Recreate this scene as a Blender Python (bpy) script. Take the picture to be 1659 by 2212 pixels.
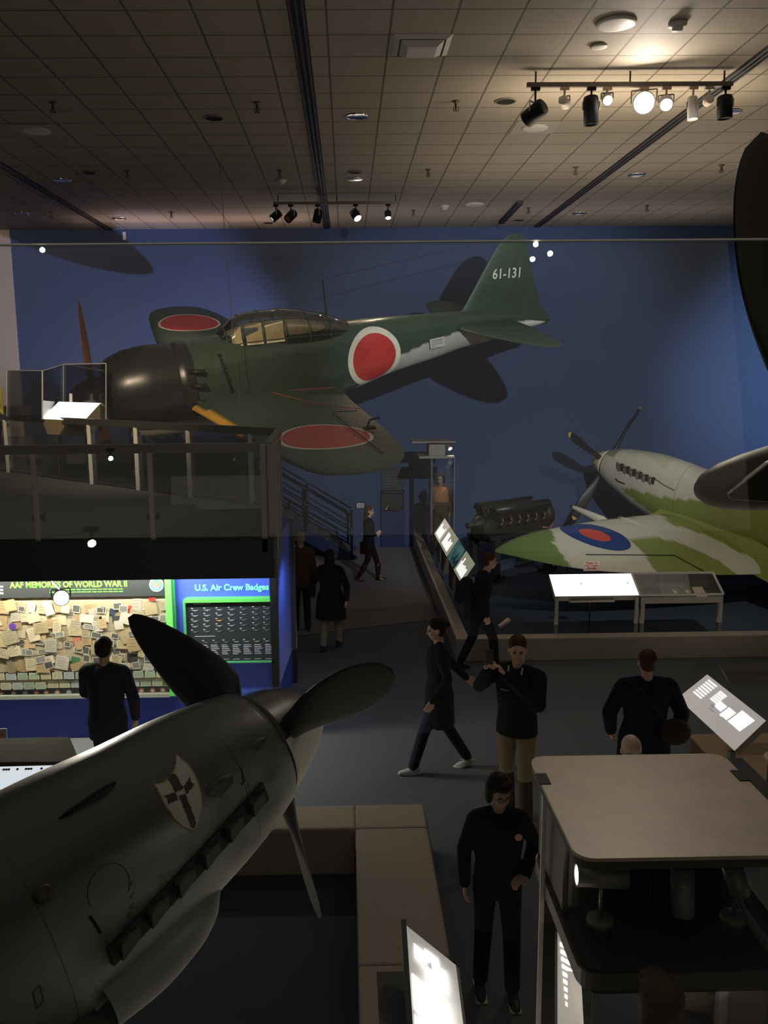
import bpy, bmesh, math, random
import numpy as np
from mathutils import Vector, Matrix
D = bpy.data
for o in list(D.objects): D.objects.remove(o)
scene = bpy.context.scene
COL = scene.collection
PI = math.pi
# ------------------------------------------------------------------ camera
FPX, CX, CY, HC = 1850.0, 780.0, 1106.0, 4.4
_y = Vector((749 - CX, -(801 - CY), -FPX)).normalized()
_u = Vector((-0.012, 1, 0)); _u = (_u - _u.dot(_y) * _y).normalized()
_x = _y.cross(_u)
RC = Matrix((_x, _y, _u))               # rows: world axes seen in camera space
CAM = Vector((0, 0, HC))
cd = D.cameras.new('camera'); cam = D.objects.new('camera', cd); COL.objects.link(cam)
cd.sensor_fit = 'VERTICAL'; cd.sensor_height = 36; cd.lens = FPX * 36 / 2212
cd.shift_x = (829.5 - CX) / 2212; cd.clip_start = 0.05; cd.clip_end = 200
cam.matrix_world = Matrix.Translation(CAM) @ RC.to_4x4()
scene.camera = cam
def ray(px, py): return RC @ Vector((px - CX, -(py - CY), -FPX))
def PY(px, py, Y): d = ray(px, py); return CAM + d * (Y / d.y)          # point of the ray at depth Y
def PZ(px, py, Z): d = ray(px, py); return CAM + d * ((Z - HC) / d.z)   # point of the ray at height Z
# ------------------------------------------------------------------ world, exposure
w = D.worlds.new('world'); scene.world = w; w.use_nodes = True
w.node_tree.nodes['Background'].inputs[0].default_value = (0.55, 0.6, 0.8, 1)
w.node_tree.nodes['Background'].inputs[1].default_value = 0.0
vs = scene.view_settings
vs.view_transform = 'Standard'; vs.look = 'None'; vs.gamma = 1; vs.exposure = 0.0; vs.use_curve_mapping = False

def aim(o, target):
    o.rotation_euler = (Vector(target) - o.location).to_track_quat('-Z', 'Y').to_euler()
def area(name, loc, target, sx, sy, power, color, spread=PI):
    l = D.lights.new(name, 'AREA'); l.shape = 'RECTANGLE'; l.size = sx; l.size_y = sy
    l.energy = power; l.color = color; l.spread = spread
    o = D.objects.new(name, l); COL.objects.link(o); o.location = loc; aim(o, target); return o
def spot(name, loc, target, power, color, ang=40, blend=.5, size=.05):
    l = D.lights.new(name, 'SPOT'); l.energy = power; l.color = color
    l.spot_size = math.radians(ang); l.spot_blend = blend; l.shadow_soft_size = size
    o = D.objects.new(name, l); COL.objects.link(o); o.location = loc; aim(o, target); return o
WARM = (1, .74, .5); NEUT = (1, .88, .74); COOL = (.72, .82, 1)
# added fill lights without fixtures, for the hall's dim glow and floor bounce
area('hall_fill_light', (0, 2, 7.5), (0, 2, 0), 14, 14, 90, (1, .9, .8))
area('hall_fill_light', (2, 14, 7.5), (2, 14, 0), 12, 10, 45, (1, .92, .85))
area('floor_bounce_light', (2, 8, .5), (2, 8, 8), 10, 10, 75, (1, .86, .68))
area('floor_bounce_light', (0, -8, 3.5), (1, 8, 8), 10, 6, 60, (1, .86, .68))
# unseen spotlights hung above and beside the frame, ahead of the viewer
spot('gallery_spot', (3.5, 5.5, 6.6), (3.4, 21, 3.2), 2700, (.86, .9, 1), 46, .6, .05)
spot('gallery_spot', (11.5, 7, 7.3), (11.6, 21, 4.0), 9000, (.6, .78, 1), 34, 1, .3)
spot('gallery_spot', (-3.0, 5.5, 7.4), (-3.3, 14.2, 4.3), 2600, WARM, 40, .9, .08)
spot('gallery_spot', (-4.5, 6.5, 7.4), (-10.2, 21, 4.6), 1600, (1, .8, .68), 50, .9, .3)
spot('gallery_spot', (5.2, 8.0, 7.4), (5.4, 15.5, 1.6), 900, (1, .9, .76), 46, .9, .08)
area('track_fill', (3.5, 11.0, 6.8), (3.5, 11.2, 8), 2.6, .4, 42, (1, .84, .62))  # added fill without a fixture, for light spilling from the track lamps
area('wall_top_fill', (-3.2, 19.9, 7.05), (-3.2, 19.9, 8), 5, .3, 16, (1, .7, .6))  # added fills that brighten the ceiling by the back wall, no fixtures
area('wall_top_fill', (3.5, 19.2, 6.3), (3.5, 19.4, 8), 10, .5, 26, (1, .86, .78))
area('ceiling_fill', (4.5, 14.5, 5.9), (4.5, 14.5, 8), 6, 3, 45, (1, .86, .68))  # added fill for the right half of the ceiling, no fixture
# ------------------------------------------------------------------ materials
MATS = {}
def mat(name, col, rough=.6, metal=0, emit=None, es=1, spec=.5, coat=0, noise=0, nscale=30, bump=0, bscale=60):
    if name in MATS: return MATS[name]
    if name.split('_')[0] in ('cloth', 'coat', 'jacket', 'pullover', 'trousers', 'jeans', 'denim', 'hair', 'shirt', 'flight', 'backpack', 'bag'): spec = .06
    m = D.materials.new(name); m.use_nodes = True; nt = m.node_tree; b = nt.nodes['Principled BSDF']
    b.inputs['Base Color'].default_value = (*col, 1); b.inputs['Roughness'].default_value = rough
    b.inputs['Metallic'].default_value = metal; b.inputs['Specular IOR Level'].default_value = spec
    b.inputs['Coat Weight'].default_value = coat
    if emit: b.inputs['Emission Color'].default_value = (*emit, 1); b.inputs['Emission Strength'].default_value = es
    if noise or bump:
        tc = nt.nodes.new('ShaderNodeTexCoord')
    if noise:
        n = nt.nodes.new('ShaderNodeTexNoise'); n.inputs['Scale'].default_value = nscale; n.inputs['Detail'].default_value = 4
        nt.links.new(tc.outputs['Object'], n.inputs['Vector'])
        mx = nt.nodes.new('ShaderNodeMix'); mx.data_type = 'RGBA'
        mx.inputs[6].default_value = (*[c * (1 - noise) for c in col], 1); mx.inputs[7].default_value = (*[min(1, c * (1 + noise)) for c in col], 1)
        nt.links.new(n.outputs['Fac'], mx.inputs[0]); nt.links.new(mx.outputs[2], b.inputs['Base Color'])
    if bump:
        n2 = nt.nodes.new('ShaderNodeTexNoise'); n2.inputs['Scale'].default_value = bscale
        nt.links.new(tc.outputs['Object'], n2.inputs['Vector'])
        bp = nt.nodes.new('ShaderNodeBump'); bp.inputs['Strength'].default_value = bump; bp.inputs['Distance'].default_value = .01
        nt.links.new(n2.outputs['Fac'], bp.inputs['Height']); nt.links.new(bp.outputs['Normal'], b.inputs['Normal'])
    MATS[name] = m; return m
def glass(name, tint=(1, 1, 1), gloss=1.0, base=.02, rough=.0):
    if name in MATS: return MATS[name]
    m = D.materials.new(name); m.use_nodes = True; nt = m.node_tree; nt.nodes.clear()
    out = nt.nodes.new('ShaderNodeOutputMaterial'); tr = nt.nodes.new('ShaderNodeBsdfTransparent'); gl = nt.nodes.new('ShaderNodeBsdfGlossy')
    tr.inputs[0].default_value = (*tint, 1); gl.inputs['Roughness'].default_value = rough
    fr = nt.nodes.new('ShaderNodeFresnel'); fr.inputs[0].default_value = 1.45
    ma = nt.nodes.new('ShaderNodeMath'); ma.operation = 'MULTIPLY_ADD'; ma.inputs[1].default_value = gloss; ma.inputs[2].default_value = base
    mx = nt.nodes.new('ShaderNodeMixShader')
    nt.links.new(fr.outputs[0], ma.inputs[0]); nt.links.new(ma.outputs[0], mx.inputs[0])
    nt.links.new(tr.outputs[0], mx.inputs[1]); nt.links.new(gl.outputs[0], mx.inputs[2]); nt.links.new(mx.outputs[0], out.inputs[0])
    MATS[name] = m; return m
def painted(name, rough=.45, circles=(), noise=.15, nscale=6, lines=(), spec=.5):
    """paint stored per vertex ('paint'), plus crisp round insignia: (axisU, axisV, cu, cv, r, colour, sign axis/sign)"""
    m = D.materials.new(name); m.use_nodes = True; nt = m.node_tree; b = nt.nodes['Principled BSDF']; b.inputs['Roughness'].default_value = rough
    b.inputs['Specular IOR Level'].default_value = spec
    at = nt.nodes.new('ShaderNodeAttribute'); at.attribute_name = 'paint'
    tc = nt.nodes.new('ShaderNodeTexCoord'); sp = nt.nodes.new('ShaderNodeSeparateXYZ'); nt.links.new(tc.outputs['Object'], sp.inputs[0])
    n = nt.nodes.new('ShaderNodeTexNoise'); n.inputs['Scale'].default_value = nscale; n.inputs['Detail'].default_value = 6; nt.links.new(tc.outputs['Object'], n.inputs['Vector'])
    mr = nt.nodes.new('ShaderNodeMapRange'); mr.inputs[3].default_value = 1 - noise; mr.inputs[4].default_value = 1 + noise; nt.links.new(n.outputs['Fac'], mr.inputs[0])
    def M(op, a, b2=None):
        x = nt.nodes.new('ShaderNodeMath'); x.operation = op
        for i, v in enumerate((a, b2)):
            if v is None: continue
            if isinstance(v, (int, float)): x.inputs[i].default_value = v
            else: nt.links.new(v, x.inputs[i])
        return x.outputs[0]
    cur = at.outputs['Color']
    for (u, v, cu, cv, r, colr, ax, sg) in circles:
        du = M('SUBTRACT', sp.outputs[u], cu); dv = M('SUBTRACT', sp.outputs[v], cv)
        ru, rv = r if isinstance(r, tuple) else (r, r)
        du = M('DIVIDE', du, ru); dv = M('DIVIDE', dv, rv)
        d = M('ADD', M('MULTIPLY', du, du), M('MULTIPLY', dv, dv)); f = M('LESS_THAN', d, 1.0)
        if ax is not None: f = M('MULTIPLY', f, M('GREATER_THAN', M('MULTIPLY', sp.outputs[ax], sg), 0.0))
        mx = nt.nodes.new('ShaderNodeMix'); mx.data_type = 'RGBA'; nt.links.new(f, mx.inputs[0]); nt.links.new(cur, mx.inputs[6]); mx.inputs[7].default_value = (*colr, 1); cur = mx.outputs[2]
    for (ax, pos, wd) in lines:      # panel joints
        f = M('LESS_THAN', M('ABSOLUTE', M('SUBTRACT', sp.outputs[ax], pos)), wd)
        mx = nt.nodes.new('ShaderNodeMix'); mx.data_type = 'RGBA'; nt.links.new(M('MULTIPLY', f, .6), mx.inputs[0]); nt.links.new(cur, mx.inputs[6]); mx.inputs[7].default_value = (.01, .01, .01, 1); cur = mx.outputs[2]
    mx = nt.nodes.new('ShaderNodeMix'); mx.data_type = 'RGBA'; mx.blend_type = 'MULTIPLY'; mx.inputs[0].default_value = 1
    cb = nt.nodes.new('ShaderNodeCombineColor')
    for i in range(3): nt.links.new(mr.outputs[0], cb.inputs[i])
    nt.links.new(cur, mx.inputs[6]); nt.links.new(cb.outputs[0], mx.inputs[7]); nt.links.new(mx.outputs[2], b.inputs['Base Color'])
    mr2 = nt.nodes.new('ShaderNodeMapRange'); mr2.inputs[3].default_value = rough - .1; mr2.inputs[4].default_value = rough + .15; nt.links.new(n.outputs['Fac'], mr2.inputs[0]); nt.links.new(mr2.outputs[0], b.inputs['Roughness'])
    bp = nt.nodes.new('ShaderNodeBump'); bp.inputs['Strength'].default_value = .12; bp.inputs['Distance'].default_value = .02; nt.links.new(n.outputs['Fac'], bp.inputs['Height']); nt.links.new(bp.outputs['Normal'], b.inputs['Normal'])
    return m
black = mat('black_paint', (.008, .008, .009), .6, spec=.2)
metal_d = mat('dark_metal', (.03, .03, .033), .4, .3)
steel = mat('brushed_steel', (.34, .33, .31), .38, .8)
chrome = mat('chrome', (.7, .7, .7), .15, 1)
white = mat('white_plastic', (.6, .57, .52), .5)
# ------------------------------------------------------------------ mesh helpers
def finish(name, bm, m, parent=None, smooth=False, bevel=0, seg=2, recalc=True):
    if recalc: bmesh.ops.recalc_face_normals(bm, faces=bm.faces)
    me = D.meshes.new(name); bm.to_mesh(me); bm.free()
    if smooth:
        for p in me.polygons: p.use_smooth = True
    o = D.objects.new(name, me); COL.objects.link(o)
    for mm in (m if isinstance(m, (list, tuple)) else [m]): me.materials.append(mm)
    if parent is not None: o.parent = parent
    if bevel:
        b = o.modifiers.new('bevel', 'BEVEL'); b.width = bevel; b.segments = seg; b.limit_method = 'ANGLE'
    return o
def bx(bm, x0, x1, y0, y1, z0, z1, M=None, mi=0):
    c = [Vector((x, y, z)) for z in (z0, z1) for y in (y0, y1) for x in (x0, x1)]
    if M: c = [M @ v for v in c]
    v = [bm.verts.new(p) for p in c]
    for f in ((0, 2, 3, 1), (4, 5, 7, 6), (0, 1, 5, 4), (2, 6, 7, 3), (1, 3, 7, 5), (0, 4, 6, 2)):
        bm.faces.new([v[i] for i in f]).material_index = mi
def tube(bm, p0, p1, r0, r1=None, n=12, cap=True):
    r1 = r0 if r1 is None else r1; p0 = Vector(p0); p1 = Vector(p1); d = (p1 - p0)
    if d.length < 1e-7: return
    d.normalize()
    a = d.cross(Vector((0, 0, 1)) if abs(d.z) < .9 else Vector((1, 0, 0))).normalized(); b = d.cross(a)
    A = []; B = []
    for i in range(n):
        t = 2 * PI * i / n; q = a * math.cos(t) + b * math.sin(t)
        A.append(bm.verts.new(p0 + q * r0)); B.append(bm.verts.new(p1 + q * r1))
    for i in range(n): bm.faces.new((A[i], A[(i + 1) % n], B[(i + 1) % n], B[i]))
    if cap: bm.faces.new(A[::-1]); bm.faces.new(B)
def path(bm, pts, r, n=8):
    for a, b in zip(pts[:-1], pts[1:]): tube(bm, a, b, r, n=n)
def bar(bm, p0, p1, w, h):       # rectangular bar between two points, h measured upward
    p0 = Vector(p0); p1 = Vector(p1); d = (p1 - p0).normalized(); up = Vector((0, 0, 1)) if abs(d.z) < .95 else Vector((1, 0, 0))
    s = d.cross(up).normalized(); u = s.cross(d)
    v = [bm.verts.new(p + s * a * w / 2 + u * b * h / 2) for p in (p0, p1) for a, b in ((-1, -1), (1, -1), (1, 1), (-1, 1))]
    for f in ((0, 3, 2, 1), (4, 5, 6, 7), (0, 1, 5, 4), (1, 2, 6, 5), (2, 3, 7, 6), (3, 0, 4, 7)): bm.faces.new([v[i] for i in f])
def quad(bm, pts, thick=0, mi=0):
    pts = [Vector(p) for p in pts]; n = (pts[1] - pts[0]).cross(pts[2] - pts[0]).normalized()
    A = [bm.verts.new(p) for p in pts]
    bm.faces.new(A).material_index = mi
    if thick:
        B = [bm.verts.new(p - n * thick) for p in pts]; bm.faces.new(B[::-1]).material_index = mi
        k = len(pts)
        for i in range(k): bm.faces.new((A[i], B[i], B[(i + 1) % k], A[(i + 1) % k])).material_index = mi
def rings(bm, R, cap0=True, cap1=True, closed=True):
    V = [[bm.verts.new(p) for p in r] for r in R]; n = len(V[0])
    for a, b in zip(V[:-1], V[1:]):
        for i in range(n if closed else n - 1): bm.faces.new((a[i], a[(i + 1) % n], b[(i + 1) % n], b[i]))
    if cap0: bm.faces.new(V[0])
    if cap1: bm.faces.new(V[-1][::-1])
def lathe(bm, prof, n=24, M=None, cap=True):   # prof: (r, z)
    R = [[Vector((r * math.cos(2 * PI * i / n), r * math.sin(2 * PI * i / n), z)) for i in range(n)] for r, z in prof]
    if M: R = [[M @ p for p in r] for r in R]
    rings(bm, R, cap, cap)
def tag(o, label=None, cat=None, group=None, kind=None):
    if label: o['label'] = label
    if cat: o['category'] = cat
    if group: o['group'] = group
    if kind: o['kind'] = kind
    return o
def thing(name, label, cat, loc=(0, 0, 0), rz=0, group=None, M=None):
    o = D.objects.new(name, None); COL.objects.link(o); o.empty_display_size = .1
    if M is not None: o.matrix_world = M
    else: o.location = loc; o.rotation_euler = (0, 0, rz)
    return tag(o, label, cat, group)
def struct(name, bm, m, **k): return tag(finish(name, bm, m, **k), kind='structure')
def dup(root, loc=None, rz=None, label=None, group=None, M=None):
    r = root.copy(); COL.objects.link(r)
    if M is not None: r.matrix_world = M
    if loc is not None: r.location = loc
    if rz is not None: r.rotation_euler = (0, 0, rz)
    if label: r['label'] = label
    if group: r['group'] = group
    for c in list(root.children):
        k = c.copy(); COL.objects.link(k); k.parent = r
        for g in c.children:
            h = g.copy(); COL.objects.link(h); h.parent = k
    return r
def text(name, s, size, m, parent=None, M=None, extrude=.003, align='LEFT', bold=0, sx=1):
    c = D.curves.new(name, 'FONT'); c.body = s; c.size = size; c.extrude = extrude; c.align_x = align; c.offset = bold; c.resolution_u = 3
    t = D.objects.new('tmp', c); COL.objects.link(t)
    dg = bpy.context.evaluated_depsgraph_get(); me = D.meshes.new_from_object(t.evaluated_get(dg)); D.objects.remove(t)
    me.materials.clear(); me.materials.append(m)
    o = D.objects.new(name, me); COL.objects.link(o)
    if parent is not None: o.parent = parent
    if M is not None: o.matrix_local = M @ Matrix.Diagonal((sx, 1, 1, 1))
    return o
def interp(st, n):      # monotone cubic through stations (first column is the parameter)
    st = np.array(st, float); x = st[:, 0]; h = np.diff(x); out = []
    xs = np.linspace(x[0], x[-1], n); xs = np.unique(np.concatenate([xs, x]))
    for c in range(1, st.shape[1]):
        y = st[:, c]; d = np.diff(y) / h; m = np.zeros(len(x)); m[0] = d[0]; m[-1] = d[-1]
        for i in range(1, len(x) - 1):
            if d[i - 1] * d[i] > 0: w1 = 2 * h[i] + h[i - 1]; w2 = h[i] + 2 * h[i - 1]; m[i] = (w1 + w2) / (w1 / d[i - 1] + w2 / d[i])
        k = np.clip(np.searchsorted(x, xs, 'right') - 1, 0, len(h) - 1); t = (xs - x[k]) / h[k]
        out.append((2 * t**3 - 3 * t**2 + 1) * y[k] + (t**3 - 2 * t**2 + t) * h[k] * m[k] + (-2 * t**3 + 3 * t**2) * y[k + 1] + (t**3 - t**2) * h[k] * m[k + 1])
    return np.column_stack([xs] + out)
def sup(c, p): return math.copysign(abs(c) ** (2 / p), c)
def loft(bm, st, n=48, step=60, cap0=True, cap1=True, a0=0, a1=2 * PI):
    """st rows: a (distance aft), top z, bottom z, half width, exponent"""
    R = []
    full = abs(a1 - a0 - 2 * PI) < 1e-6
    for a, zt, zb, hw, p in interp(st, step):
        zc = (zt + zb) / 2; hh = max((zt - zb) / 2, 1e-3); hw = max(hw, 1e-3); r = []
        for i in range(n):
            t = a0 + (a1 - a0) * i / (n if full else n - 1); r.append(Vector((-a, hw * sup(math.cos(t), p), zc + hh * sup(math.sin(t), p))))
        R.append(r)
    rings(bm, R, cap0 and full, cap1 and full, full)
AF = [(0, 0), (.012, .3), (.05, .62), (.12, .87), (.25, 1), (.4, .97), (.6, .75), (.8, .42), (.93, .16), (1, .02)]
def surf(bm, st, n, span='s', tk=None):
    """airfoil surface. st rows: span coordinate, LE a, TE a, z (or s offset for a fin), thickness"""
    R = []
    for s, le, te, z, th in interp(st, n):
        c = te - le; up = []; dn = []
        NN = 26
        for i in range(NN + 1):
            f = (1 - math.cos(PI * i / NN)) / 2
            y = float(np.interp(f, [q[0] for q in AF], [q[1] for q in AF])) * th * c / 2
            up.append((le + f * c, z, y)); dn.append((le + f * c, z, -y * .7 if span == 's' else -y))
        pts = up + dn[-2:0:-1]
        if span == 's': R.append([Vector((-a, s, z0 + y)) for a, z0, y in pts])
        else: R.append([Vector((-a, z0 + y, s)) for a, z0, y in pts])
    rings(bm, R)
def paint(o, f):
    me = o.data; ca = me.color_attributes.new('paint', 'FLOAT_COLOR', 'POINT')
    n = len(me.vertices); co = np.empty(n * 3); me.vertices.foreach_get('co', co); co = co.reshape(-1, 3)
    ca.data.foreach_set('color', np.array([(*f(-x, y, z), 1) for x, y, z in co], dtype=np.float32).ravel())
def inpoly(x, y, P):
    r = False; j = len(P) - 1
    for i in range(len(P)):
        if (P[i][1] > y) != (P[j][1] > y) and x < (P[j][0] - P[i][0]) * (y - P[i][1]) / (P[j][1] - P[i][1]) + P[i][0]: r = not r
        j = i
    return r
def pose(R, t, sc, cur=None):
    """aircraft frame: columns aft/port/up plus nose position -> matrix with x forward"""
    R = np.array(R); t = np.array(t)
    if cur: t = np.array(CAM) + (t - np.array(CAM)) * (sc / cur)
    M = Matrix.Identity(4)
    for r in range(3):
        M[r][0] = -R[r][0] * sc; M[r][1] = R[r][1] * sc; M[r][2] = R[r][2] * sc; M[r][3] = t[r]
    return M
def blade(bm, L, wd, r0=.12, th=.045, twist=.9, tipround=.55, hub=.05, n=30, peak=.55, minang=.35, root=.55):
    """propeller blade along +Z from the hub centre, chord near Y, x forward"""
    R = []
    for i in range(n + 1):
        f = i / n; r = r0 + (L - r0) * f
        if f < .12: w2 = hub * 1.6 + (wd * root - hub * 1.6) * (f / .12)**1.3
        else:
            g = (f - .12) / .88
            w2 = wd * (root + (1 - root) * math.sin(min(1, g / peak) * PI / 2)) if g < peak else wd * math.sqrt(max(1e-4, 1 - ((g - peak) / (1 - peak))**(2 / tipround)))
        ang = minang + (twist - minang) * (1 - f); t = max(.004, hub * (1 - f * 1.6) if f < .3 else th * (1 - f) * .5)
        t = max(.004, hub * (1 - f)**3 + th * .35 * (1 - f))
        ring = []
        for k in range(16):
            q = 2 * PI * k / 16; y = math.cos(q) * w2 / 2; x = math.sin(q) * t
            ring.append(Vector((x * math.cos(ang) + y * math.sin(ang), y * math.cos(ang) - x * math.sin(ang), r)))
        R.append(ring)
    rings(bm, R)
# ------------------------------------------------------------------ the room
TX, TY = .6265, .6155
def grid_mat():
    m = D.materials.new('ceiling_tiles'); m.use_nodes = True; nt = m.node_tree; b = nt.nodes['Principled BSDF']; b.inputs['Roughness'].default_value = .75
    tc = nt.nodes.new('ShaderNodeTexCoord'); sp = nt.nodes.new('ShaderNodeSeparateXYZ'); nt.links.new(tc.outputs['Object'], sp.inputs[0])
    fs = []
    for ax, off, T in ((0, -.78, TX), (1, 8.73, TY)):
        a = nt.nodes.new('ShaderNodeMath'); a.operation = 'SUBTRACT'; nt.links.new(sp.outputs[ax], a.inputs[0]); a.inputs[1].default_value = off
        p = nt.nodes.new('ShaderNodeMath'); p.operation = 'PINGPONG'; nt.links.new(a.outputs[0], p.inputs[0]); p.inputs[1].default_value = T / 2
        l = nt.nodes.new('ShaderNodeMath'); l.operation = 'LESS_THAN'; nt.links.new(p.outputs[0], l.inputs[0]); l.inputs[1].default_value = .0115
        fs.append(l.outputs[0])
    mx = nt.nodes.new('ShaderNodeMath'); mx.operation = 'MAXIMUM'; nt.links.new(fs[0], mx.inputs[0]); nt.links.new(fs[1], mx.inputs[1])
    n = nt.nodes.new('ShaderNodeTexNoise'); n.inputs['Scale'].default_value = 45; n.inputs['Detail'].default_value = 5; nt.links.new(tc.outputs['Object'], n.inputs['Vector'])
    cr = nt.nodes.new('ShaderNodeMix'); cr.data_type = 'RGBA'; cr.inputs[6].default_value = (.27, .235, .185, 1); cr.inputs[7].default_value = (.39, .34, .27, 1); nt.links.new(n.outputs['Fac'], cr.inputs[0])
    c2 = nt.nodes.new('ShaderNodeMix'); c2.data_type = 'RGBA'; nt.links.new(mx.outputs[0], c2.inputs[0]); nt.links.new(cr.outputs[2], c2.inputs[6]); c2.inputs[7].default_value = (.11, .09, .07, 1)
    nt.links.new(c2.outputs[2], b.inputs['Base Color'])
    bp = nt.nodes.new('ShaderNodeBump'); bp.inputs['Strength'].default_value = .2; bp.inputs['Distance'].default_value = .01; nt.links.new(n.outputs['Fac'], bp.inputs['Height']); nt.links.new(bp.outputs['Normal'], b.inputs['Normal'])
    return m
CZ = 7.757; WY = 21.2
blue_wall = mat('blue_wall_paint', (.05, .078, .17), .8, noise=.08, nscale=2)
beige_wall = mat('beige_wall_paint', (.5, .42, .35), .85)
carpet = mat('blue_grey_carpet', (.085, .09, .10), .95, noise=.25, nscale=180, bump=.3, bscale=300)
carpet_lit = mat('lit_carpet', (.16, .14, .145), .95, noise=.2, nscale=180, bump=.3, bscale=300)
tan = mat('tan_carpet_cladding', (.32, .26, .2), .95, noise=.25, nscale=70, bump=.6, bscale=120)
tanp = mat('tan_laminate', (.42, .35, .28), .5)
dark_wall = mat('dark_grey_wall', (.05, .05, .055), .9)
bm = bmesh.new(); quad(bm, [(-16, -20, 0), (16, -20, 0), (16, 22, 0), (-16, 22, 0)]); struct('floor', bm, carpet)
bm = bmesh.new(); quad(bm, [(-.93, 13.85, .006), (.2, 14.3, .006), (1.58, 14.75, .006), (1.58, WY, .006), (-.93, WY, .006)], .005); struct('floor_lit_patch', bm, carpet_lit)  # lit area of the far floor, painted as a paler carpet
bm = bmesh.new(); quad(bm, [(-16, -20, CZ), (-16, 22, CZ), (16, 22, CZ), (16, -20, CZ)]); struct('ceiling', bm, grid_mat(), recalc=False)
XL = PY(37, 715, WY).x
bm = bmesh.new(); bx(bm, XL, 16, WY, WY + .2, 0, CZ); struct('wall_back', bm, blue_wall)
bm = bmesh.new(); bx(bm, -16, XL, WY - .04, WY + .2, 0, CZ); struct('wall_left_of_back', bm, beige_wall)
for nm, a in (('wall_left', (-16.2, -16, -20, 22)), ('wall_right', (16, 16.2, -20, 22)), ('wall_behind', (-16, 16, -20.2, -20))):
    bm = bmesh.new(); bx(bm, *a, 0, CZ); struct(nm, bm, dark_wall)
# the viewer's own balcony floor, out of sight under the glass barrier
bm = bmesh.new(); bx(bm, -6, 6, -6, 1.35, 2.55, 2.78); struct('floor_balcony', bm, dark_wall)
bm = bmesh.new(); bx(bm, -5, 5, 1.194, 1.206, 2.78, 4.57)
gp = finish('glass_barrier', bm, glass('barrier_glass', (.96, .98, .97), .55, .004))
tag(gp, 'tall clear glass barrier whose top edge crosses in front of the whole hall', 'glass barrier')
bm = bmesh.new(); bx(bm, -5, 5, 1.194, 1.206, 4.570, 4.5718); finish('edge', bm, mat('glass_edge', (.75, .78, .74), .3, coat=.5), gp)
# ------------------------------------------------------------------ ceiling fittings
slot = mat('slot_black', (.012, .012, .013), .6); slot_g = mat('slot_grey', (.1, .1, .1), .4, .5)
for X, lab in ((-.43, 'long dark ceiling slot running to the wall above the green fighter'), (4.58, 'long dark ceiling slot passing behind the bright track lights'), (-5.58, 'long dark ceiling slot at the far left of the ceiling')):
    bm = bmesh.new(); bx(bm, X - .085, X + .085, 1, WY, CZ - .012, CZ + .002); o = finish('ceiling_slot', bm, slot)
    tag(o, lab, 'ceiling slot', 'ceiling slots')
    for s in (-.075, -.012, .045):
        bm = bmesh.new(); bx(bm, X + s, X + s + .022, 1, WY, CZ - .03, CZ - .012); finish('rail', bm, slot_g, o)
def ceil(px, py): return PZ(px, py, CZ)
def recess(px, py, lit, lab, r=.115, grp=None):
    p = ceil(px, py); o = thing('recessed_downlight', lab, 'downlight', (p.x, p.y, CZ), 0, grp)
    bm = bmesh.new(); lathe(bm, [(r * 1.12, -.002), (r * 1.12, -.012), (r * .96, -.014), (r * .96, -.002)], 28, cap=False); finish('trim_ring', bm, chrome if lit else mat('ring_grey', (.2, .17, .13), .6), o, True)
    bm = bmesh.new(); lathe(bm, [(r * .96, -.010), (r * .7, -.004), (.0, -.003)], 28, cap=False); finish('reflector', bm, chrome if lit else black, o, True)
    return o
BH = 'dark round recessed ceiling opening, '; CH = 'chrome-rimmed recessed downlight, '
for px, py, l, r in ((462, 254, 'left of the middle slot, above the green fighter', .12), (193, 372, 'far left, beside a chrome downlight', .11), (767, 371, 'right of the middle slot, just behind a chrome one', .11), (1092, 218, 'left of the bright track lights', .125), (580, 481, 'tiny, below the far track lights', .11), (1121, 475, 'small, by the short dark grille', .11)):
    recess(px, py, 0, BH + l, r)
for px, py, l in ((771, 251, 'nearest one right of the middle slot'), (765, 387, 'second one right of the middle slot'), (134, 389, 'left, next to the dark opening'), (48, 461, 'farthest left one, near the wall'), (257, 471, 'between the left slot and the far track lights'), (1376, 377, 'right of the right slot'), (1252, 460, 'right of the right slot near the wall'), (1575, 241, 'behind the black lamp at the right end of the track')):
    recess(px, py, 1, CH + l, .14)
def sprink(px, py, lab):
    p = ceil(px, py - 6); o = thing('ceiling_sprinkler', lab, 'sprinkler', (p.x, p.y, CZ)); bm = bmesh.new()
    lathe(bm, [(.045, 0), (.045, -.012), (.018, -.014), (.018, -.06), (.012, -.1)], 14); finish('body', bm, mat('brass_dull', (.12, .09, .06), .5, .6), o, True)
    bm = bmesh.new(); tube(bm, (-.03, 0, -.07), (-.03, 0, -.115), .005, n=6); tube(bm, (.03, 0, -.07), (.03, 0, -.115), .005, n=6); lathe(bm, [(.036, -.115), (.036, -.12)], 12); finish('deflector', bm, mat('brass_dull', (.12, .09, .06)), o)
for px, py, l in ((114, 227, 'near left, above the faint round speaker'), (555, 227, 'left of the middle slot'), (985, 224, 'right of the nearest chrome downlight'), (275, 375, 'second row, left'), (604, 374, 'second row, by the smoke detector'), (925, 372, 'second row, right of the middle slot'), (1244, 367, 'second row, left of the right slot'), (1559, 362, 'second row, far right'), (110, 464, 'third row, far left'), (370, 464, 'third row, left of the far track lights'), (893, 460, 'third row, right of the far track lights'), (1142, 455, 'third row, beside the short dark grille'), (1398, 450, 'third row, far right')):
    sprink(px, py, 'small ceiling sprinkler head, ' + l)
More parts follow.
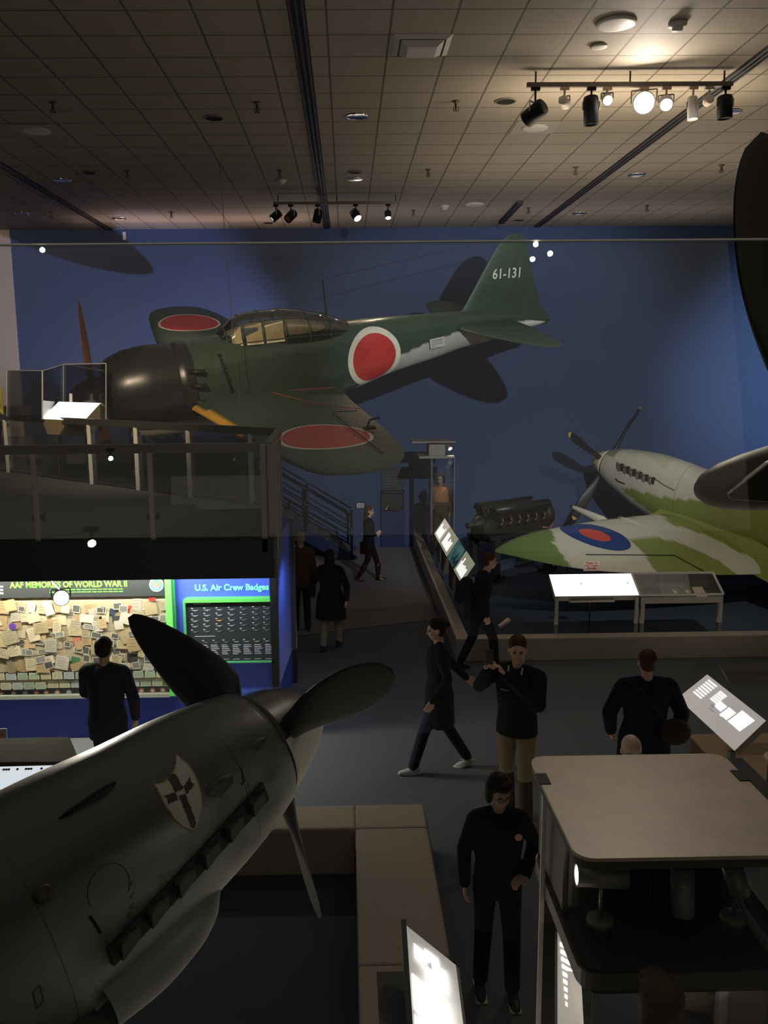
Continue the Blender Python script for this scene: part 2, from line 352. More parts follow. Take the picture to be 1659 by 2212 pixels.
def disc(name, px, py, r, lab, cat, prof=None, m=white, square=False):
    p = ceil(px, py); o = thing(name, lab, cat, (p.x, p.y, CZ)); bm = bmesh.new()
    if square: bx(bm, -.3, .3, -.3, .3, -.008, -.001); finish('square_plate', bm, mat('plate_grey', (.36, .33, .29), .7), o)
    bm = bmesh.new()
    lathe(bm, prof or [(r, -.001), (r * .97, -.02), (r * .75, -.028), (0, -.03)], 32); finish('cover', bm, m, o, True)
    return o
disc('ceiling_speaker', 1331, 48, .2, 'large white round ceiling speaker at upper right', 'speaker')
disc('ceiling_speaker', 1155, 275, .19, 'faint white round ceiling speaker below the track lights', 'speaker', square=True)
disc('ceiling_speaker', 78, 281, .2, 'faint round speaker in a square plate at far left', 'speaker', square=True)
disc('ceiling_speaker', 1025, 441, .2, 'faint round speaker right of the far track lights', 'speaker')
disc('smoke_detector', 1464, 48, .09, 'white domed smoke detector beside the large round speaker', 'smoke detector', [(.09, 0), (.09, -.03), (.055, -.04), (.05, -.075), (.02, -.085)])
disc('smoke_detector', 608, 388, .09, 'white smoke detector above the far track lights', 'smoke detector', [(.09, 0), (.09, -.03), (.055, -.04), (.05, -.075), (.02, -.085)])
disc('smoke_detector', 961, 444, .09, 'white smoke detector near the wall right of the far track', 'smoke detector', [(.09, 0), (.09, -.03), (.055, -.04), (.05, -.075), (.02, -.085)])
disc('access_cover', 1293, 98, .09, 'small pale round cover between speaker and track lights', 'cover')
p = ceil(910, 97); t = thing('air_diffuser', 'square white pyramid air diffuser in the ceiling at top centre', 'air vent', (p.x, p.y, CZ))
for s, (a, b2, z0, z1) in enumerate(((.3, .24, -.002, -.03), (.22, .15, -.03, -.075))):
    bm = bmesh.new(); quad(bm, [(-a, -a, z0), (a, -a, z0), (b2, -b2, z1), (-b2, -b2, z1)]); quad(bm, [(a, -a, z0), (a, a, z0), (b2, b2, z1), (b2, -b2, z1)]); quad(bm, [(a, a, z0), (-a, a, z0), (-b2, b2, z1), (b2, b2, z1)]); quad(bm, [(-a, a, z0), (-a, -a, z0), (-b2, -b2, z1), (-b2, b2, z1)])
    if s: quad(bm, [(-b2, -b2, z1), (b2, -b2, z1), (b2, b2, z1), (-b2, b2, z1)])
    finish('cone' if s else 'frame', bm, mat('diffuser_white', (.55, .52, .5), .6), t)
a = ceil(1083, 478); b = ceil(1124, 434)
bm = bmesh.new(); bar(bm, (a.x, a.y, CZ - .03), (b.x, b.y, CZ - .03), .12, .06); tag(finish('linear_grille', bm, slot), 'short dark linear grille hanging at the ceiling near the back wall', 'grille')
# track lights
lens_m = mat('lamp_lens', (1, .9, .8), .3, emit=(1, .84, .66), es=30)
lens_dim = mat('lamp_lens_dim', (1, .9, .8), .3, emit=(1, .86, .7), es=8)
lens_hot = mat('lamp_lens_hot', (1, .9, .8), .3, emit=(1, .88, .74), es=260)
lens_off = mat('lamp_lens_off', (.1, .1, .1), .1)
def lampcan(P0, drop, target, r, L, mcan, lens, lab, power=0, col=WARM, ang=30, style='can', rr=None, frm=None):
    """track fitting: adapter, stem, yoke, can with lens; its own light sits just in front of the lens"""
    P0 = Vector(P0); o = thing('track_spotlight', lab, 'spotlight', P0)
    piv = Vector((0, 0, -drop)); d = (Vector(target) - (P0 + piv)).normalized()
    bm = bmesh.new(); bx(bm, -.05, .05, -.022, .022, -.035, 0); tube(bm, (0, 0, -.03), (0, 0, -drop + r * .9), .012); finish('stem', bm, mcan, o)
    Q = d.to_track_quat('Z', 'Y').to_matrix().to_4x4(); T = Matrix.Translation(piv) @ Q
    bm = bmesh.new(); lathe(bm, [(r * .55, -L * .5), (r * .9, -L * .46), (r, -L * .38), (r, L * .5), (r * .9, L * .5), (r * .86, L * .42)], 24, T, cap=False); lathe(bm, [(r * .55, -L * .5), (0, -L * .5)], 24, T, cap=False); can = finish('housing', bm, mcan, o, True)
    bm = bmesh.new(); lathe(bm, [(r * .88, L * .43), (0, L * .43)], 24, T, cap=False); finish('lens', bm, lens, can)
    side = d.cross(Vector((0, 0, 1))); side = side.normalized() if side.length > .1 else Vector((1, 0, 0))
    bm = bmesh.new(); path(bm, [piv + side * r * 1.12 - d * 0, piv + side * r * 1.12 + Vector((0, 0, r * 1.1)), piv - side * r * 1.12 + Vector((0, 0, r * 1.1)), piv - side * r * 1.12], .008, 6); finish('yoke', bm, steel if style == 'can' else mcan, o)
    if power:
        l = spot('lamp_light', (0, 0, 0), (0, 0, -1), power, col, ang, .7, r * .6); l.parent = o; l.location = piv + d * (L * .55); l.rotation_euler = d.to_track_quat('-Z', 'Y').to_euler()
    return o
TR = CZ - .17
a = PZ(1140, 186, TR); b = PZ(1578, 190, TR); yb = (a.y + b.y) / 2
bm = bmesh.new(); bx(bm, a.x, b.x, yb - .025, yb + .025, TR, TR + .05)
tr = finish('lighting_track', bm, mat('track_beige', (.2, .17, .14), .5)); tag(tr, 'grey track bar carrying the bright spotlights at upper right', 'lighting track')
for x in (a.x + .1, (a.x + b.x) / 2, b.x - .1):
    bm = bmesh.new(); tube(bm, (x, yb, TR + .05), (x, yb, CZ), .01); finish('hanger', bm, metal_d, tr)
def tx(px): return PY(px, 190, yb).x
cream = mat('cream_can', (.55, .47, .38), .4)
lampcan((tx(1157), yb, TR), .27, (-2, 15, 4.5), .095, .27, black, lens_off, 'black can spotlight tilted left at the left end of the near track')
lampcan((tx(1220), yb, TR), .16, (9, 20, 4), .055, .13, cream, lens_off, 'small cream spotlight second from the left on the near track')
lampcan((tx(1278), yb, TR), .25, (3.2, 10.6, 0), .085, .32, black, lens_off, 'black cylindrical spotlight aimed down, third on the near track')
lampcan((tx(1312), yb, TR), .13, (2.2, 2, 2.6), .06, .14, cream, lens_dim, 'small lit spotlight between the black can and the glaring lamp', 45, WARM, 50)
lampcan((tx(1392), yb, TR), .17, (0.6, 0.8, 4.6), .125, .2, cream, lens_hot, 'glaring spotlight shining straight at the viewer from the near track', 130, NEUT, 60)
lampcan((tx(1440), yb, TR), .17, (1.5, 2, 1.6), .075, .16, cream, lens_m, 'bright lit spotlight just right of the glaring lamp', 90, WARM, 50)
lampcan((tx(1498), yb, TR), .23, (4.3, 9.8, 0), .06, .26, cream, lens_dim, 'slim cream spotlight pointing straight down on the near track', 60, NEUT, 60)
lampcan((tx(1532), yb, TR), .15, (4.2, 20, 6), .05, .1, cream, lens_off, 'small round cream spotlight beside the right end of the near track')
lampcan((tx(1568), yb, TR), .22, (4.8, 10.6, 0), .085, .26, black, lens_off, 'black can spotlight at the right end of the near track')
a = PZ(590, 443, TR); b = PZ(866, 440, TR); yf = (a.y + b.y) / 2
bm = bmesh.new(); bx(bm, a.x, b.x, yf - .025, yf + .025, TR, TR + .05); tr = finish('lighting_track', bm, mat('track_beige', (.2, .17, .14))); tag(tr, 'thin track bar with five black spotlights near the back wall', 'lighting track')
for x in (a.x + .1, (a.x + b.x) / 2, b.x - .1):
    bm = bmesh.new(); tube(bm, (x, yf, TR + .05), (x, yf, CZ), .01); finish('hanger', bm, metal_d, tr)
def tf(px): return PY(px, 445, yf).x
lampcan((tf(596), yf, TR), .2, (-4.5, 17, 4.8), .08, .22, black, lens_dim, 'leftmost far track spotlight, black with lit rim', 300, WARM, 60)
lampcan((tf(628), yf, TR), .21, (-4.5, 14, 3.5), .085, .24, black, lens_off, 'second far track spotlight, black and tilted left')
lampcan((tf(686), yf, TR), .21, (-1.5, 17, 3), .085, .25, black, lens_off, 'third far track spotlight, black beside the ceiling slot')
lampcan((tf(768), yf, TR), .2, (1.9, 15, 4.2), .085, .22, black, lens_m, 'fourth far track spotlight, black with a lit face aimed right', 60, WARM, 60)
lampcan((tf(838), yf, TR), .2, (1.1, 15.4, 3.4), .06, .16, black, lens_m, 'rightmost far track spotlight, small and glowing white', 60, WARM, 60)
# thin line hung from the ceiling by the left wall
p = PY(268, 503, 20.8)
bm = bmesh.new(); bx(bm, p.x - .03, p.x + .03, 20.78, 20.84, p.z - .16, p.z + .02); tag(finish('wall_fixture', bm, white), 'tiny white fixture high on the blue wall at left', 'fixture')

# lit spotlights behind the viewer, mirrored faintly by the glass barrier
for px, py, z, l in ((92, 540, 7.3, 'far left'), (1157, 528, 7.3, 'upper right'), (1150, 560, 7.0, 'right, lower of a pair'), (1188, 548, 7.0, 'right, outer of a pair'), (240, 990, 3.4, 'low left'), (200, 1173, 3.2, 'lowest left')):
    q = PZ(px, py, z); lampcan((q.x, 2.412 - q.y, q.z + .12), .12, (0, 3, 4.4), .07 if z > 5 else .03, .12, black, lens_hot, 'lit spotlight behind the viewer, seen only as a reflection at ' + l)
# ------------------------------------------------------------------ hung green fighter
ZR = [[0.9236418991138378, 0.382958076102587, -0.015124620629562524], [0.36513811954321146, -0.8912814646012864, -0.2688707952058623], [0.11644653647846517, -0.24281775636470765, 0.9630574963812796]]
ZM = pose(ZR, [-4.6159300369597345, 14.200546654041997, 4.116346097792185], .97)
RED = (.5, .035, .03); CREAMW = (.72, .66, .52)
zg = (.032, .058, .038); zgrey = (.42, .40, .35)
zero = thing('hanging_fighter_plane', 'dark green fighter plane with red discs hung nose-down before the blue wall', 'airplane', M=ZM)
def zpaint(a, s, z):
    lim = np.interp(a, [4.9, 5.25, 5.5, 6.0, 6.7, 6.99, 7.0, 7.08, 7.45, 8.5, 9.25, 9.5], [-1, -.58, -.35, -.08, .10, .05, .05, .17, .25, .26, .24, .14])
    return zgrey if z < lim else zg
bm = bmesh.new()
loft(bm, [(1.95, .52, -.80, .62, 2.1), (2.4, .60, -.84, .6, 2.1), (2.9, .66, -.86, .58, 2.2), (4, .66, -.80, .54, 2.2), (5.1, .64, -.69, .46, 2.2), (6, .62, -.47, .38, 2.1), (7, .585, -.29, .3, 2.1), (7.6, .565, -.17, .25, 2), (8.5, .46, -.07, .15, 2), (9.3, .3, .07, .06, 2), (9.72, .2, .15, .012, 2)], 72, 160)
fus = finish('fuselage', bm, painted('zero_fuselage_paint', .28, [(0, 2, -5.55, -.03, .565, CREAMW, 1, 1), (0, 2, -5.55, -.03, .46, RED, 1, 1)], .22, 5, [(0, -2.72, .006), (0, -4.6, .004), (0, -7.0, .004), (0, -8.0, .004)]), zero, True); paint(fus, zpaint)
bm = bmesh.new()
st = [(.62, .30, -.55, .42, 2), (.66, .37, -.62, .5, 2), (.8, .47, -.7, .59, 2), (1.05, .55, -.77, .655, 2), (1.4, .6, -.81, .69, 2), (1.85, .59, -.83, .68, 2)]
loft(bm, st, 64, 30, True, False)
cowl = finish('engine_cowling', bm, mat('black_cowling', (.012, .012, .014), .32, noise=.3, nscale=4), zero, True)
bm = bmesh.new(); loft(bm, [(1.855, .57, -.81, .66, 2), (1.96, .6, -.84, .69, 2), (2.1, .6, -.85, .69, 2)], 64, 6, False, False); finish('cowl_flaps', bm, mat('black_cowling', (.012,) * 3), zero, True)
bm = bmesh.new(); tube(bm, (-1.0, .16, .49), (-1.5, .16, .545), .04, .04, 10); tube(bm, (-1.0, -.16, .49), (-1.5, -.16, .545), .04, .04, 10); finish('gun_trough', bm, black, cowl, True)
for k, (z0, y0) in enumerate(((.22, .64), (-.02, .69), (-.32, .66), (-.55, .5))):     # exhaust stubs in the cowl gap
    bm = bmesh.new(); tube(bm, (-2.0, y0 - .04, z0), (-2.26, y0 + .05, z0 - .01), .05, .04, 10); finish('exhaust_pipe', bm, mat('burnt_metal', (.02, .016, .013), .5, .5), zero, True)
bm = bmesh.new()
def zside(a, z, out=.0):
    q = interp([(1.95, .52, -.80, .62, 2.1), (2.4, .60, -.84, .6, 2.1), (2.9, .66, -.86, .58, 2.2), (4, .66, -.80, .54, 2.2), (5.1, .64, -.69, .46, 2.2), (6, .62, -.47, .38, 2.1), (7, .585, -.29, .3, 2.1), (7.6, .565, -.17, .25, 2)], 60)
    zt, zb, hw, p = [np.interp(a, q[:, 0], q[:, i]) for i in (1, 2, 3, 4)]; f = min(1, abs((z - (zt + zb) / 2) / ((zt - zb) / 2)))
    return Vector((-a, hw * (1 - f**p)**(1 / p) + out, z))
for k in range(13):
    z_ = .42 - k * .068; d_ = .02 if k % 3 else .035
    quad(bm, [zside(2.56 + .015 * k, z_, .004), zside(2.56 + d_ + .03 + .015 * k, z_, .004), zside(2.57 + d_ + .03 + .015 * k, z_ - .052, .004), zside(2.57 + .015 * k, z_ - .052, .004)], .02)
bx(bm, -2.9, -2.78, .575, .60, -.52, -.46)
finish('louvre_strip', bm, black, fus)
bm = bmesh.new(); loft(bm, [(1.0, -.7, -.95, .14, 2.2), (1.3, -.72, -1.02, .19, 2.2), (2.3, -.76, -1.05, .2, 2.2), (2.45, -.8, -1.0, .17, 2.2)], 24, 12); finish('belly_intake', bm, mat('zero_underside', (.36, .34, .29), .5), zero, True)
wz = -.5
def wingst(sg): return [(sg * s, le, te, wz + .1 * s, th) for s, le, te, th in ((.2, 1.93, 5.1, .13), (.55, 1.97, 4.85, .13), (.8, 2.0, 4.74, .13), (1.2, 2.03, 4.62, .13), (3, 2.17, 4.3, .12), (4.4, 2.3, 4.05, .10), (5.0, 2.38, 3.9, .095), (5.35, 2.47, 3.74, .09), (5.55, 2.6, 3.58, .08), (5.67, 2.78, 3.4, .06), (5.73, 2.98, 3.2, .04))]
wing_m = {}
for sg in (1, -1):
    bm = bmesh.new(); surf(bm, [r if sg > 0 else r for r in (wingst(sg) if sg > 0 else wingst(sg)[::-1])], 60)
    cs = [(0, 1, -3.15, sg * 4.02, .68, CREAMW, None, 1), (0, 1, -3.15, sg * 4.02, .63, RED, None, 1)] if sg > 0 else [(0, 1, -3.12, sg * 4.2, .68, CREAMW, None, 1), (0, 1, -3.12, sg * 4.2, .63, RED, None, 1)]
    wg = finish('wing', bm, painted('zero_wing_paint', .45, cs, .2, 4, [(1, sg * 1.95, .005), (1, sg * 3.3, .003)]), zero, True)
    def wp(a, s, z):
        s = abs(s)
        if s < 3.1 and a < np.interp(s, [.5, 3.1], [2.0, 2.2]) + .06 and z < wz + .1 * s + .08: return (.55, .3, .03)
        return zg
    paint(wg, wp)
    wing_m[sg] = wg
bm = bmesh.new()      # red walkway lines on the near wing and the aileron joint
def wl(pts, r=.006):
    path(bm, [Vector((-a, s, wz + .1 * s + z)) for a, s, z in pts], r, 6)
wl([(3.35, .75, .15), (4.55, .78, .06)]); wl([(3.35, .75, .15), (3.75, 2.2, .125), (4.32, 2.62, .045)]); finish('walkway_line', bm, mat('line_red', (.5, .09, .04)), wing_m[1])
bm = bmesh.new(); wl([(3.72, 2.85, .11), (3.5, 5.2, .055)], .008); wl([(4.2, 2.7, .05), (3.76, 2.78, .11)], .006); finish('aileron_joint', bm, black, wing_m[1])
for sg in (1, -1):
    bm = bmesh.new(); rows = [(sg * s, le, te, .3, .09) for s, le, te in ((.1, 7.35, 8.75), (.5, 7.42, 8.74), (1.6, 7.72, 8.62), (2.1, 7.95, 8.5), (2.28, 8.1, 8.4), (2.34, 8.2, 8.3))]
    surf(bm, rows if sg > 0 else rows[::-1], 26); o = finish('tailplane', bm, painted('zero_tail_paint', .5, (), .2, 5), zero, True); paint(o, lambda a, s, z: zg)
bm = bmesh.new(); surf(bm, [(.1, 7.3, 9.66, 0, .045), (.2, 7.4, 9.7, 0, .05), (.35, 7.45, 9.6, 0, .06), (.5, 7.5, 9.48, 0, .06), (.62, 7.66, 9.43, 0, .06), (.8, 7.78, 9.36, 0, .065), (1.5, 8.22, 9.13, 0, .075), (1.75, 8.4, 9.06, 0, .08), (1.9, 8.56, 8.95, 0, .08), (1.96, 8.68, 8.86, 0, .07)], 60, 'z')
fin = finish('tail_fin', bm, painted('zero_fin_paint', .5, (), .2, 5, [(0, -8.83, .006)]), zero, True); paint(fin, lambda a, s, z: zg)
T = Matrix.Translation(Vector((-8.26, .062, 1.14))) @ Matrix(((-1, 0, 0), (0, 0, 1), (0, 1, 0))).to_4x4() @ Matrix.Rotation(math.radians(-1.5), 4, 'Z')
text('tail_number', '61-131', .27, mat('tail_number_white', (.62, .6, .52), .7), fin, T, .002, bold=.004, sx=.9)
bm = bmesh.new(); loft(bm, [(8.85, .24, .13, .13, 2), (9.2, .25, .08, .09, 2), (9.6, .18, .12, .03, 2)], 16, 8); finish('tail_cone', bm, mat('zero_tail_white', (.6, .57, .5), .5), zero, True)
bm = bmesh.new(); quad(bm, [(-6.73, .36, .18), (-7.06, .33, .2), (-7.08, .34, .01), (-6.75, .37, 0)], .01); pl = finish('data_plate', bm, mat('plate_cream', (.5, .48, .42), .6), fus)
bm = bmesh.new()
for k in range(4): quad(bm, [(-6.77, .374, .155 - k * .037), (-7.03, .348, .162 - k * .037), (-7.03, .348, .152 - k * .037), (-6.77, .374, .145 - k * .037)], .003)
finish('plate_writing', bm, mat('ink_grey', (.12, .11, .1)), pl)
# canopy
cst = [(2.72, .68, .3, .2, 2), (2.85, .80, .3, .27, 2), (3.05, .94, .3, .31, 2), (3.35, .99, .3, .34, 2), (3.85, .985, .3, .35, 2), (4.3, .92, .3, .34, 2), (4.75, .8, .3, .3, 2), (5.05, .69, .3, .24, 2), (5.15, .64, .3, .19, 2)]
def canring(a):
    q = interp(cst, 200); r = [np.interp(a, q[:, 0], q[:, i]) for i in range(1, 4)]
    top, bot, hw = r; zc = .42; out = []
    for i in range(33):
        t = PI * i / 32; out.append(Vector((-a, (hw + .07) * sup(math.cos(t), 2.4), zc + (top - zc) * sup(math.sin(t), 2.2))))
    return out
def cansheet(bm, a0, a1, n=16): rings(bm, [canring(a0 + (a1 - a0) * i / n) for i in range(n + 1)], False, False, False)
bm = bmesh.new(); cansheet(bm, 2.72, 5.15, 60); can = finish('canopy_glass', bm, glass('canopy_glass', (.75, .72, .62), 1.6, .06, .06), zero, True)
bm = bmesh.new()
for a in (2.8, 3.08, 3.44, 3.84, 4.3, 4.72, 5.12): path(bm, canring(a), .013, 6)
for i in (2, 9, 23, 30): path(bm, [canring(2.74 + .2 * k)[i] for k in range(13)], .010, 6)
finish('canopy_frame', bm, mat('zero_green_frame', zg, .45), zero)
bm = bmesh.new(); loft(bm, [(2.75, .64, .35, .22, 2), (3.3, .78, .35, .28, 2.4), (4.1, .8, .35, .29, 2.4), (4.6, .66, .35, .26, 2.4), (5.0, .6, .35, .2, 2)], 24, 20); finish('cockpit_interior', bm, mat('cockpit_cream', (.5, .46, .36), .6, noise=.4, nscale=9), zero, True)
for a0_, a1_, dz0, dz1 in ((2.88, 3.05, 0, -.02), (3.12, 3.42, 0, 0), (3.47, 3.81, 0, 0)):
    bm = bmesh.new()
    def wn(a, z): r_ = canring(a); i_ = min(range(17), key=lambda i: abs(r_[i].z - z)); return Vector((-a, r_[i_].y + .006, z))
    quad(bm, [wn(a0_, .50), wn(a1_, .50), wn(a1_, .84 + dz1), wn(a0_, .80 + dz0 if a0_ > 3 else .68)], .004); finish('window_reflection', bm, mat('cream_reflection', (.75, .7, .56), .2, noise=.35, nscale=6), zero)  # cream sheets: light reflected in the side panes, put in as colour
bm = bmesh.new(); bx(bm, -3.35, -3.1, .3, .345, .6, .78); finish('cockpit_panel', bm, mat('cockpit_bluegrey', (.08, .12, .16)), zero)
bm = bmesh.new(); tube(bm, (-4.78, 0, .75), (-4.72, 0, 1.45), .022, .012, 8); ant = finish('antenna_mast', bm, mat('zero_green_frame', zg), zero)
bm = bmesh.new(); tube(bm, (-4.72, 0, 1.44), (-8.6, 0, 1.9), .004, n=5); finish('antenna_wire', bm, metal_d, ant)
bm = bmesh.new(); path(bm, [Vector((-3.83, 3.95, wz + .4 + .09)), Vector((-3.87, 3.95, wz + .4 + .2)), Vector((-4.02, 3.98, wz + .4 + .22))], .015, 6); bx(bm, -3.95, -3.78, 3.9, 4.0, wz + .46, wz + .49); finish('balance_weight', bm, black, wing_m[1])
# propeller and spinner
prop = mat('rust_brown_blade', (.11, .04, .022), .5, noise=.3, nscale=3)
bm = bmesh.new(); lathe(bm, [(.0, .62), (.07, .6), (.15, .53), (.22, .42), (.27, .26), (.29, .1), (.29, 0)], 28, Matrix.Translation((-.66, 0, -.13)) @ Matrix.Rotation(PI / 2, 4, 'Y')); sp = finish('spinner', bm, mat('spinner_brown', (.13, .05, .035), .4), zero, True)
for ang in (-2, 118, 246):
    bm = bmesh.new(); blade(bm, 1.62, .22, .2, hub=.06); bmesh.ops.transform(bm, verts=bm.verts, matrix=Matrix.Translation((-.45, 0, -.13)) @ Matrix.Rotation(math.radians(ang), 4, 'X'))
    finish('propeller_blade', bm, prop, sp, True)
# suspension cables
def cable(p0, p1, lab):
    bm = bmesh.new(); tube(bm, p0, p1, .006, n=6); tag(finish('suspension_cable', bm, mat('cable_grey', (.16, .15, .14), .4, .6)), lab, 'cable')
a = ZM @ Vector((-2.9, .3, .78)); b = ZM @ Vector((-2.65, 1.33, wz + .2))
cable((a.x - .12, a.y, CZ), a, 'thin cable from the ceiling to the windscreen of the green fighter')
cable(PY(499, 676, b.y), b + Vector((0, 0, .01)), 'thin cable dropping past the cockpit to the near wing')
bm = bmesh.new(); lathe(bm, [(.05, .02), (.05, .045), (.015, .05), (.015, .09)], 10, Matrix.Translation((-2.65, 1.33, wz + .2))); finish('cable_anchor', bm, metal_d, wing_m[1])
# ------------------------------------------------------------------ camouflaged fighter on the platform
SR = [[0.4574022739268566, -0.8884568001542027, 0.037784574449045726], [-0.8707185304744598, -0.4560922235041135, -0.18392695383622118], [-0.18064440344206095, -0.051228877782251735, 0.9822134195714456]]
SM = pose(SR, [6.097770791655089, 21.111290355969107, 2.2526282744276918], .91, .97)
sg_ = (.19, .225, .045); sl = (.50, .47, .38)
spit = thing('camouflaged_fighter_plane', 'grey and olive-green camouflaged fighter plane with a four-blade propeller on the platform', 'airplane', M=SM)
FP = [(1.3, -.32), (1.49, -.34), (1.88, -.25), (2.22, -.23), (2.59, -.19), (2.97, -.13), (3.48, 0.0), (3.8, .1), (4.4, .3), (5.2, .9), (9.5, .9), (9.5, -1.2), (3.0, -1.2), (2.65, -.7), (2.07, -.55)]
def spaint(a, s, z):
    if inpoly(a, z, FP): return sg_
    if s > -.1 and a < 1.0 and z > .27: return (.2, .23, .12)
    if .95 < a < 2.6 and z > .5 + .05 * math.sin(a * 4): return (.42, .42, .3)
    return sl
bm = bmesh.new()
loft(bm, [(.66, .36, -.46, .40, 2), (.9, .43, -.55, .43, 2.1), (1.3, .51, -.67, .45, 2.2), (1.76, .58, -.8, .46, 2.3), (2.3, .635, -.9, .47, 2.3), (2.9, .64, -.95, .47, 2.2), (3.4, .62, -.95, .47, 2.2), (4.4, .78, -.9, .47, 2.2), (5.4, .65, -.75, .4, 2.2), (7, .45, -.4, .28, 2), (8.6, .3, -.05, .12, 2), (9.3, .25, .15, .03, 2)], 72, 180)
fs = finish('fuselage', bm, painted('camo_fuselage_paint', .42, (), .1, 3, [(0, -3.12, .006)]), spit, True); paint(fs, spaint)
P1 = [(2.0, 9), (2.9, 4.0), (3.21, 4.12), (3.79, 4.46), (4.01, 4.7), (4.36, 4.84), (4.59, 4.93), (5, 5.1), (6, 9)]
P2 = [(4.3, 2.95), (4.2, 2.71), (4.22, 2.41), (4.51, 1.98), (4.99, 1.85), (5.42, 1.72), (5.94, 1.83), (7, 1.9), (7, 3.7), (5.48, 3.49), (5.01, 3.23), (4.68, 3.1)]
P3 = [(2.2, .95), (2.79, .68), (3.24, .83), (3.54, 1.11), (3.82, 1.22), (4.05, 1.08), (4.42, 0.92), (4.88, 0.86), (5.22, 0.9), (5.5, 0.79), (5.6, 0.26), (7, 0), (7, -1), (2.2, -1)]
wz2 = -.7
def swp(a, s, z):
    for P in (P1, P2, P3):
        if inpoly(a, s, P): return sg_ if P is not P1 else (.13, .19, .05)
    return sl
rows = [(s, le, te, wz2 + .1 * s, th) for s, le, te, th in ((.1, 2.62, 6.3, .13), (.6, 2.74, 6.22, .13), (1.1, 2.77, 6.14, .13), (2.1, 2.81, 5.98, .12), (2.94, 2.93, 5.78, .12), (3.8, 3.07, 5.56, .11), (4.6, 3.24, 5.28, .10), (5.3, 3.5, 4.84, .09), (5.62, 3.67, 4.54, .085), (5.9, 3.84, 4.22, .07), (6.02, 3.93, 4.1, .05), (6.07, 3.98, 4.04, .04))]
for sgn in (1, -1):
    bm = bmesh.new(); rr = rows if sgn > 0 else [(-r[0],) + r[1:] for r in rows[::-1]]
    surf(bm, rr, 110)
    cs = [(0, 1, -3.88, 3.5, (.80, .60), (.02, .045, .16), None, 1), (0, 1, -3.88, 3.5, (.36, .27), (.5, .07, .05), None, 1)] if sgn > 0 else []
    wg = finish('wing', bm, painted('camo_wing_paint', .42, cs, .08, 3), spit, True); paint(wg, swp if sgn > 0 else (lambda a, s, z: sl))
    if sgn > 0:
        sub = bmesh.new(); path(sub, [Vector((-a, s, wz2 + .1 * s + z)) for a, s, z in ((4.66, 4.44, .075), (5.11, 2.56, .1))], .011, 6); path(sub, [Vector((-a, s, wz2 + .1 * s + z)) for a, s, z in ((5.11, 2.56, .1), (5.85, 2.5, .03))], .008, 6); finish('aileron_joint', sub, black, wg)
        sub = bmesh.new(); path(sub, [Vector((-a, s, wz2 + .1 * s + z)) for a, s, z in ((3.1, 2.6, .15), (3.1, 1.7, .17), (3.5, 1.7, .19))], .004, 6); finish('panel_joint', sub, metal_d, wg)
        sub = bmesh.new(); lathe(sub, [(.035, 0), (.05, .05), (.075, .45), (.10, .95), (.05, 1.2)], 18, Matrix.Translation((-1.85, 2.25, wz2 + .24)) @ Matrix.Rotation(-PI / 2, 4, 'Y')); finish('cannon_fairing', sub, mat('camo_grey', sl, .45), wg, True)
        sub = bmesh.new(); tube(sub, (-1.78, 2.25, wz2 + .24), (-1.9, 2.25, wz2 + .24), .03); finish('cannon_muzzle', sub, black, wg)
        sub = bmesh.new(); loft(sub, [(3.0, wz2 + .36, wz2 + .2, .09, 2), (3.4, wz2 + .4, wz2 + .2, .13, 2), (4.4, wz2 + .34, wz2 + .2, .07, 2), (4.9, wz2 + .28, wz2 + .2, .02, 2)], 16, 14); bmesh.ops.translate(sub, verts=sub.verts, vec=(0, 1.95, .0)); g_ = finish('wing_blister', sub, mat('camo_grey', sl), wg, True)
# wing root fillet
bm = bmesh.new(); R = []
for i in range(40):
    f = i / 39; a = 2.75 + 4.2 * f; h = .38 * math.sin(PI * min(1, f * 1.1 + .08))**.6 * (1 - .35 * f); o_ = .32 + .55 * f**1.3
    R.append([Vector((-a, .40 + (o_ + .3) * (1 - math.cos(t * PI / 2 / 8)), -.62 + .05 + h * (1 - math.sin(t * PI / 2 / 8)) * 1.0)) for t in range(9)])
rings(bm, R, False, False, False); f_ = finish('wing_fillet', bm, mat('camo_green', sg_, .42), fs, True)
# nose gear: spinner, backplate, blades, exhausts
bm = bmesh.new(); lathe(bm, [(0, .66), (.07, .62), (.16, .5), (.26, .32), (.335, .14), (.37, 0)], 36, Matrix.Translation((-.64, 0, -.05)) @ Matrix.Rotation(PI / 2, 4, 'Y')); ssp = finish('spinner', bm, mat('spinner_pale_yellow', (.62, .58, .33), .35), spit, True)
bm = bmesh.new(); lathe(bm, [(.372, 0), (.372, .05)], 36, Matrix.Translation((-.675, 0, -.05)) @ Matrix.Rotation(PI / 2, 4, 'Y')); finish('backplate', bm, mat('spinner_pale_yellow', (.5,) * 3), ssp)
sb = mat('black_blade', (.02, .022, .022), .45)
for k in range(4):
    ph = math.radians(-57 + 90 * k)       # from port towards up
    bm = bmesh.new(); blade(bm, 1.66, .25, .3, hub=.06, peak=.5, minang=.3); TM = Matrix.Translation((-.5, 0, -.05)) @ Matrix.Rotation(ph - PI / 2, 4, 'X') @ Matrix.Scale(-1, 4, (0, 1, 0))
    bmesh.ops.transform(bm, verts=bm.verts, matrix=TM); bd = finish('propeller_blade', bm, [sb, mat('tip_yellow', (.6, .36, .06), .5)], ssp, True)
    c0 = Vector((-.5, 0, -.05))
    for pl in bd.data.polygons:
        if (pl.center - c0).length > 1.55: pl.material_index = 1
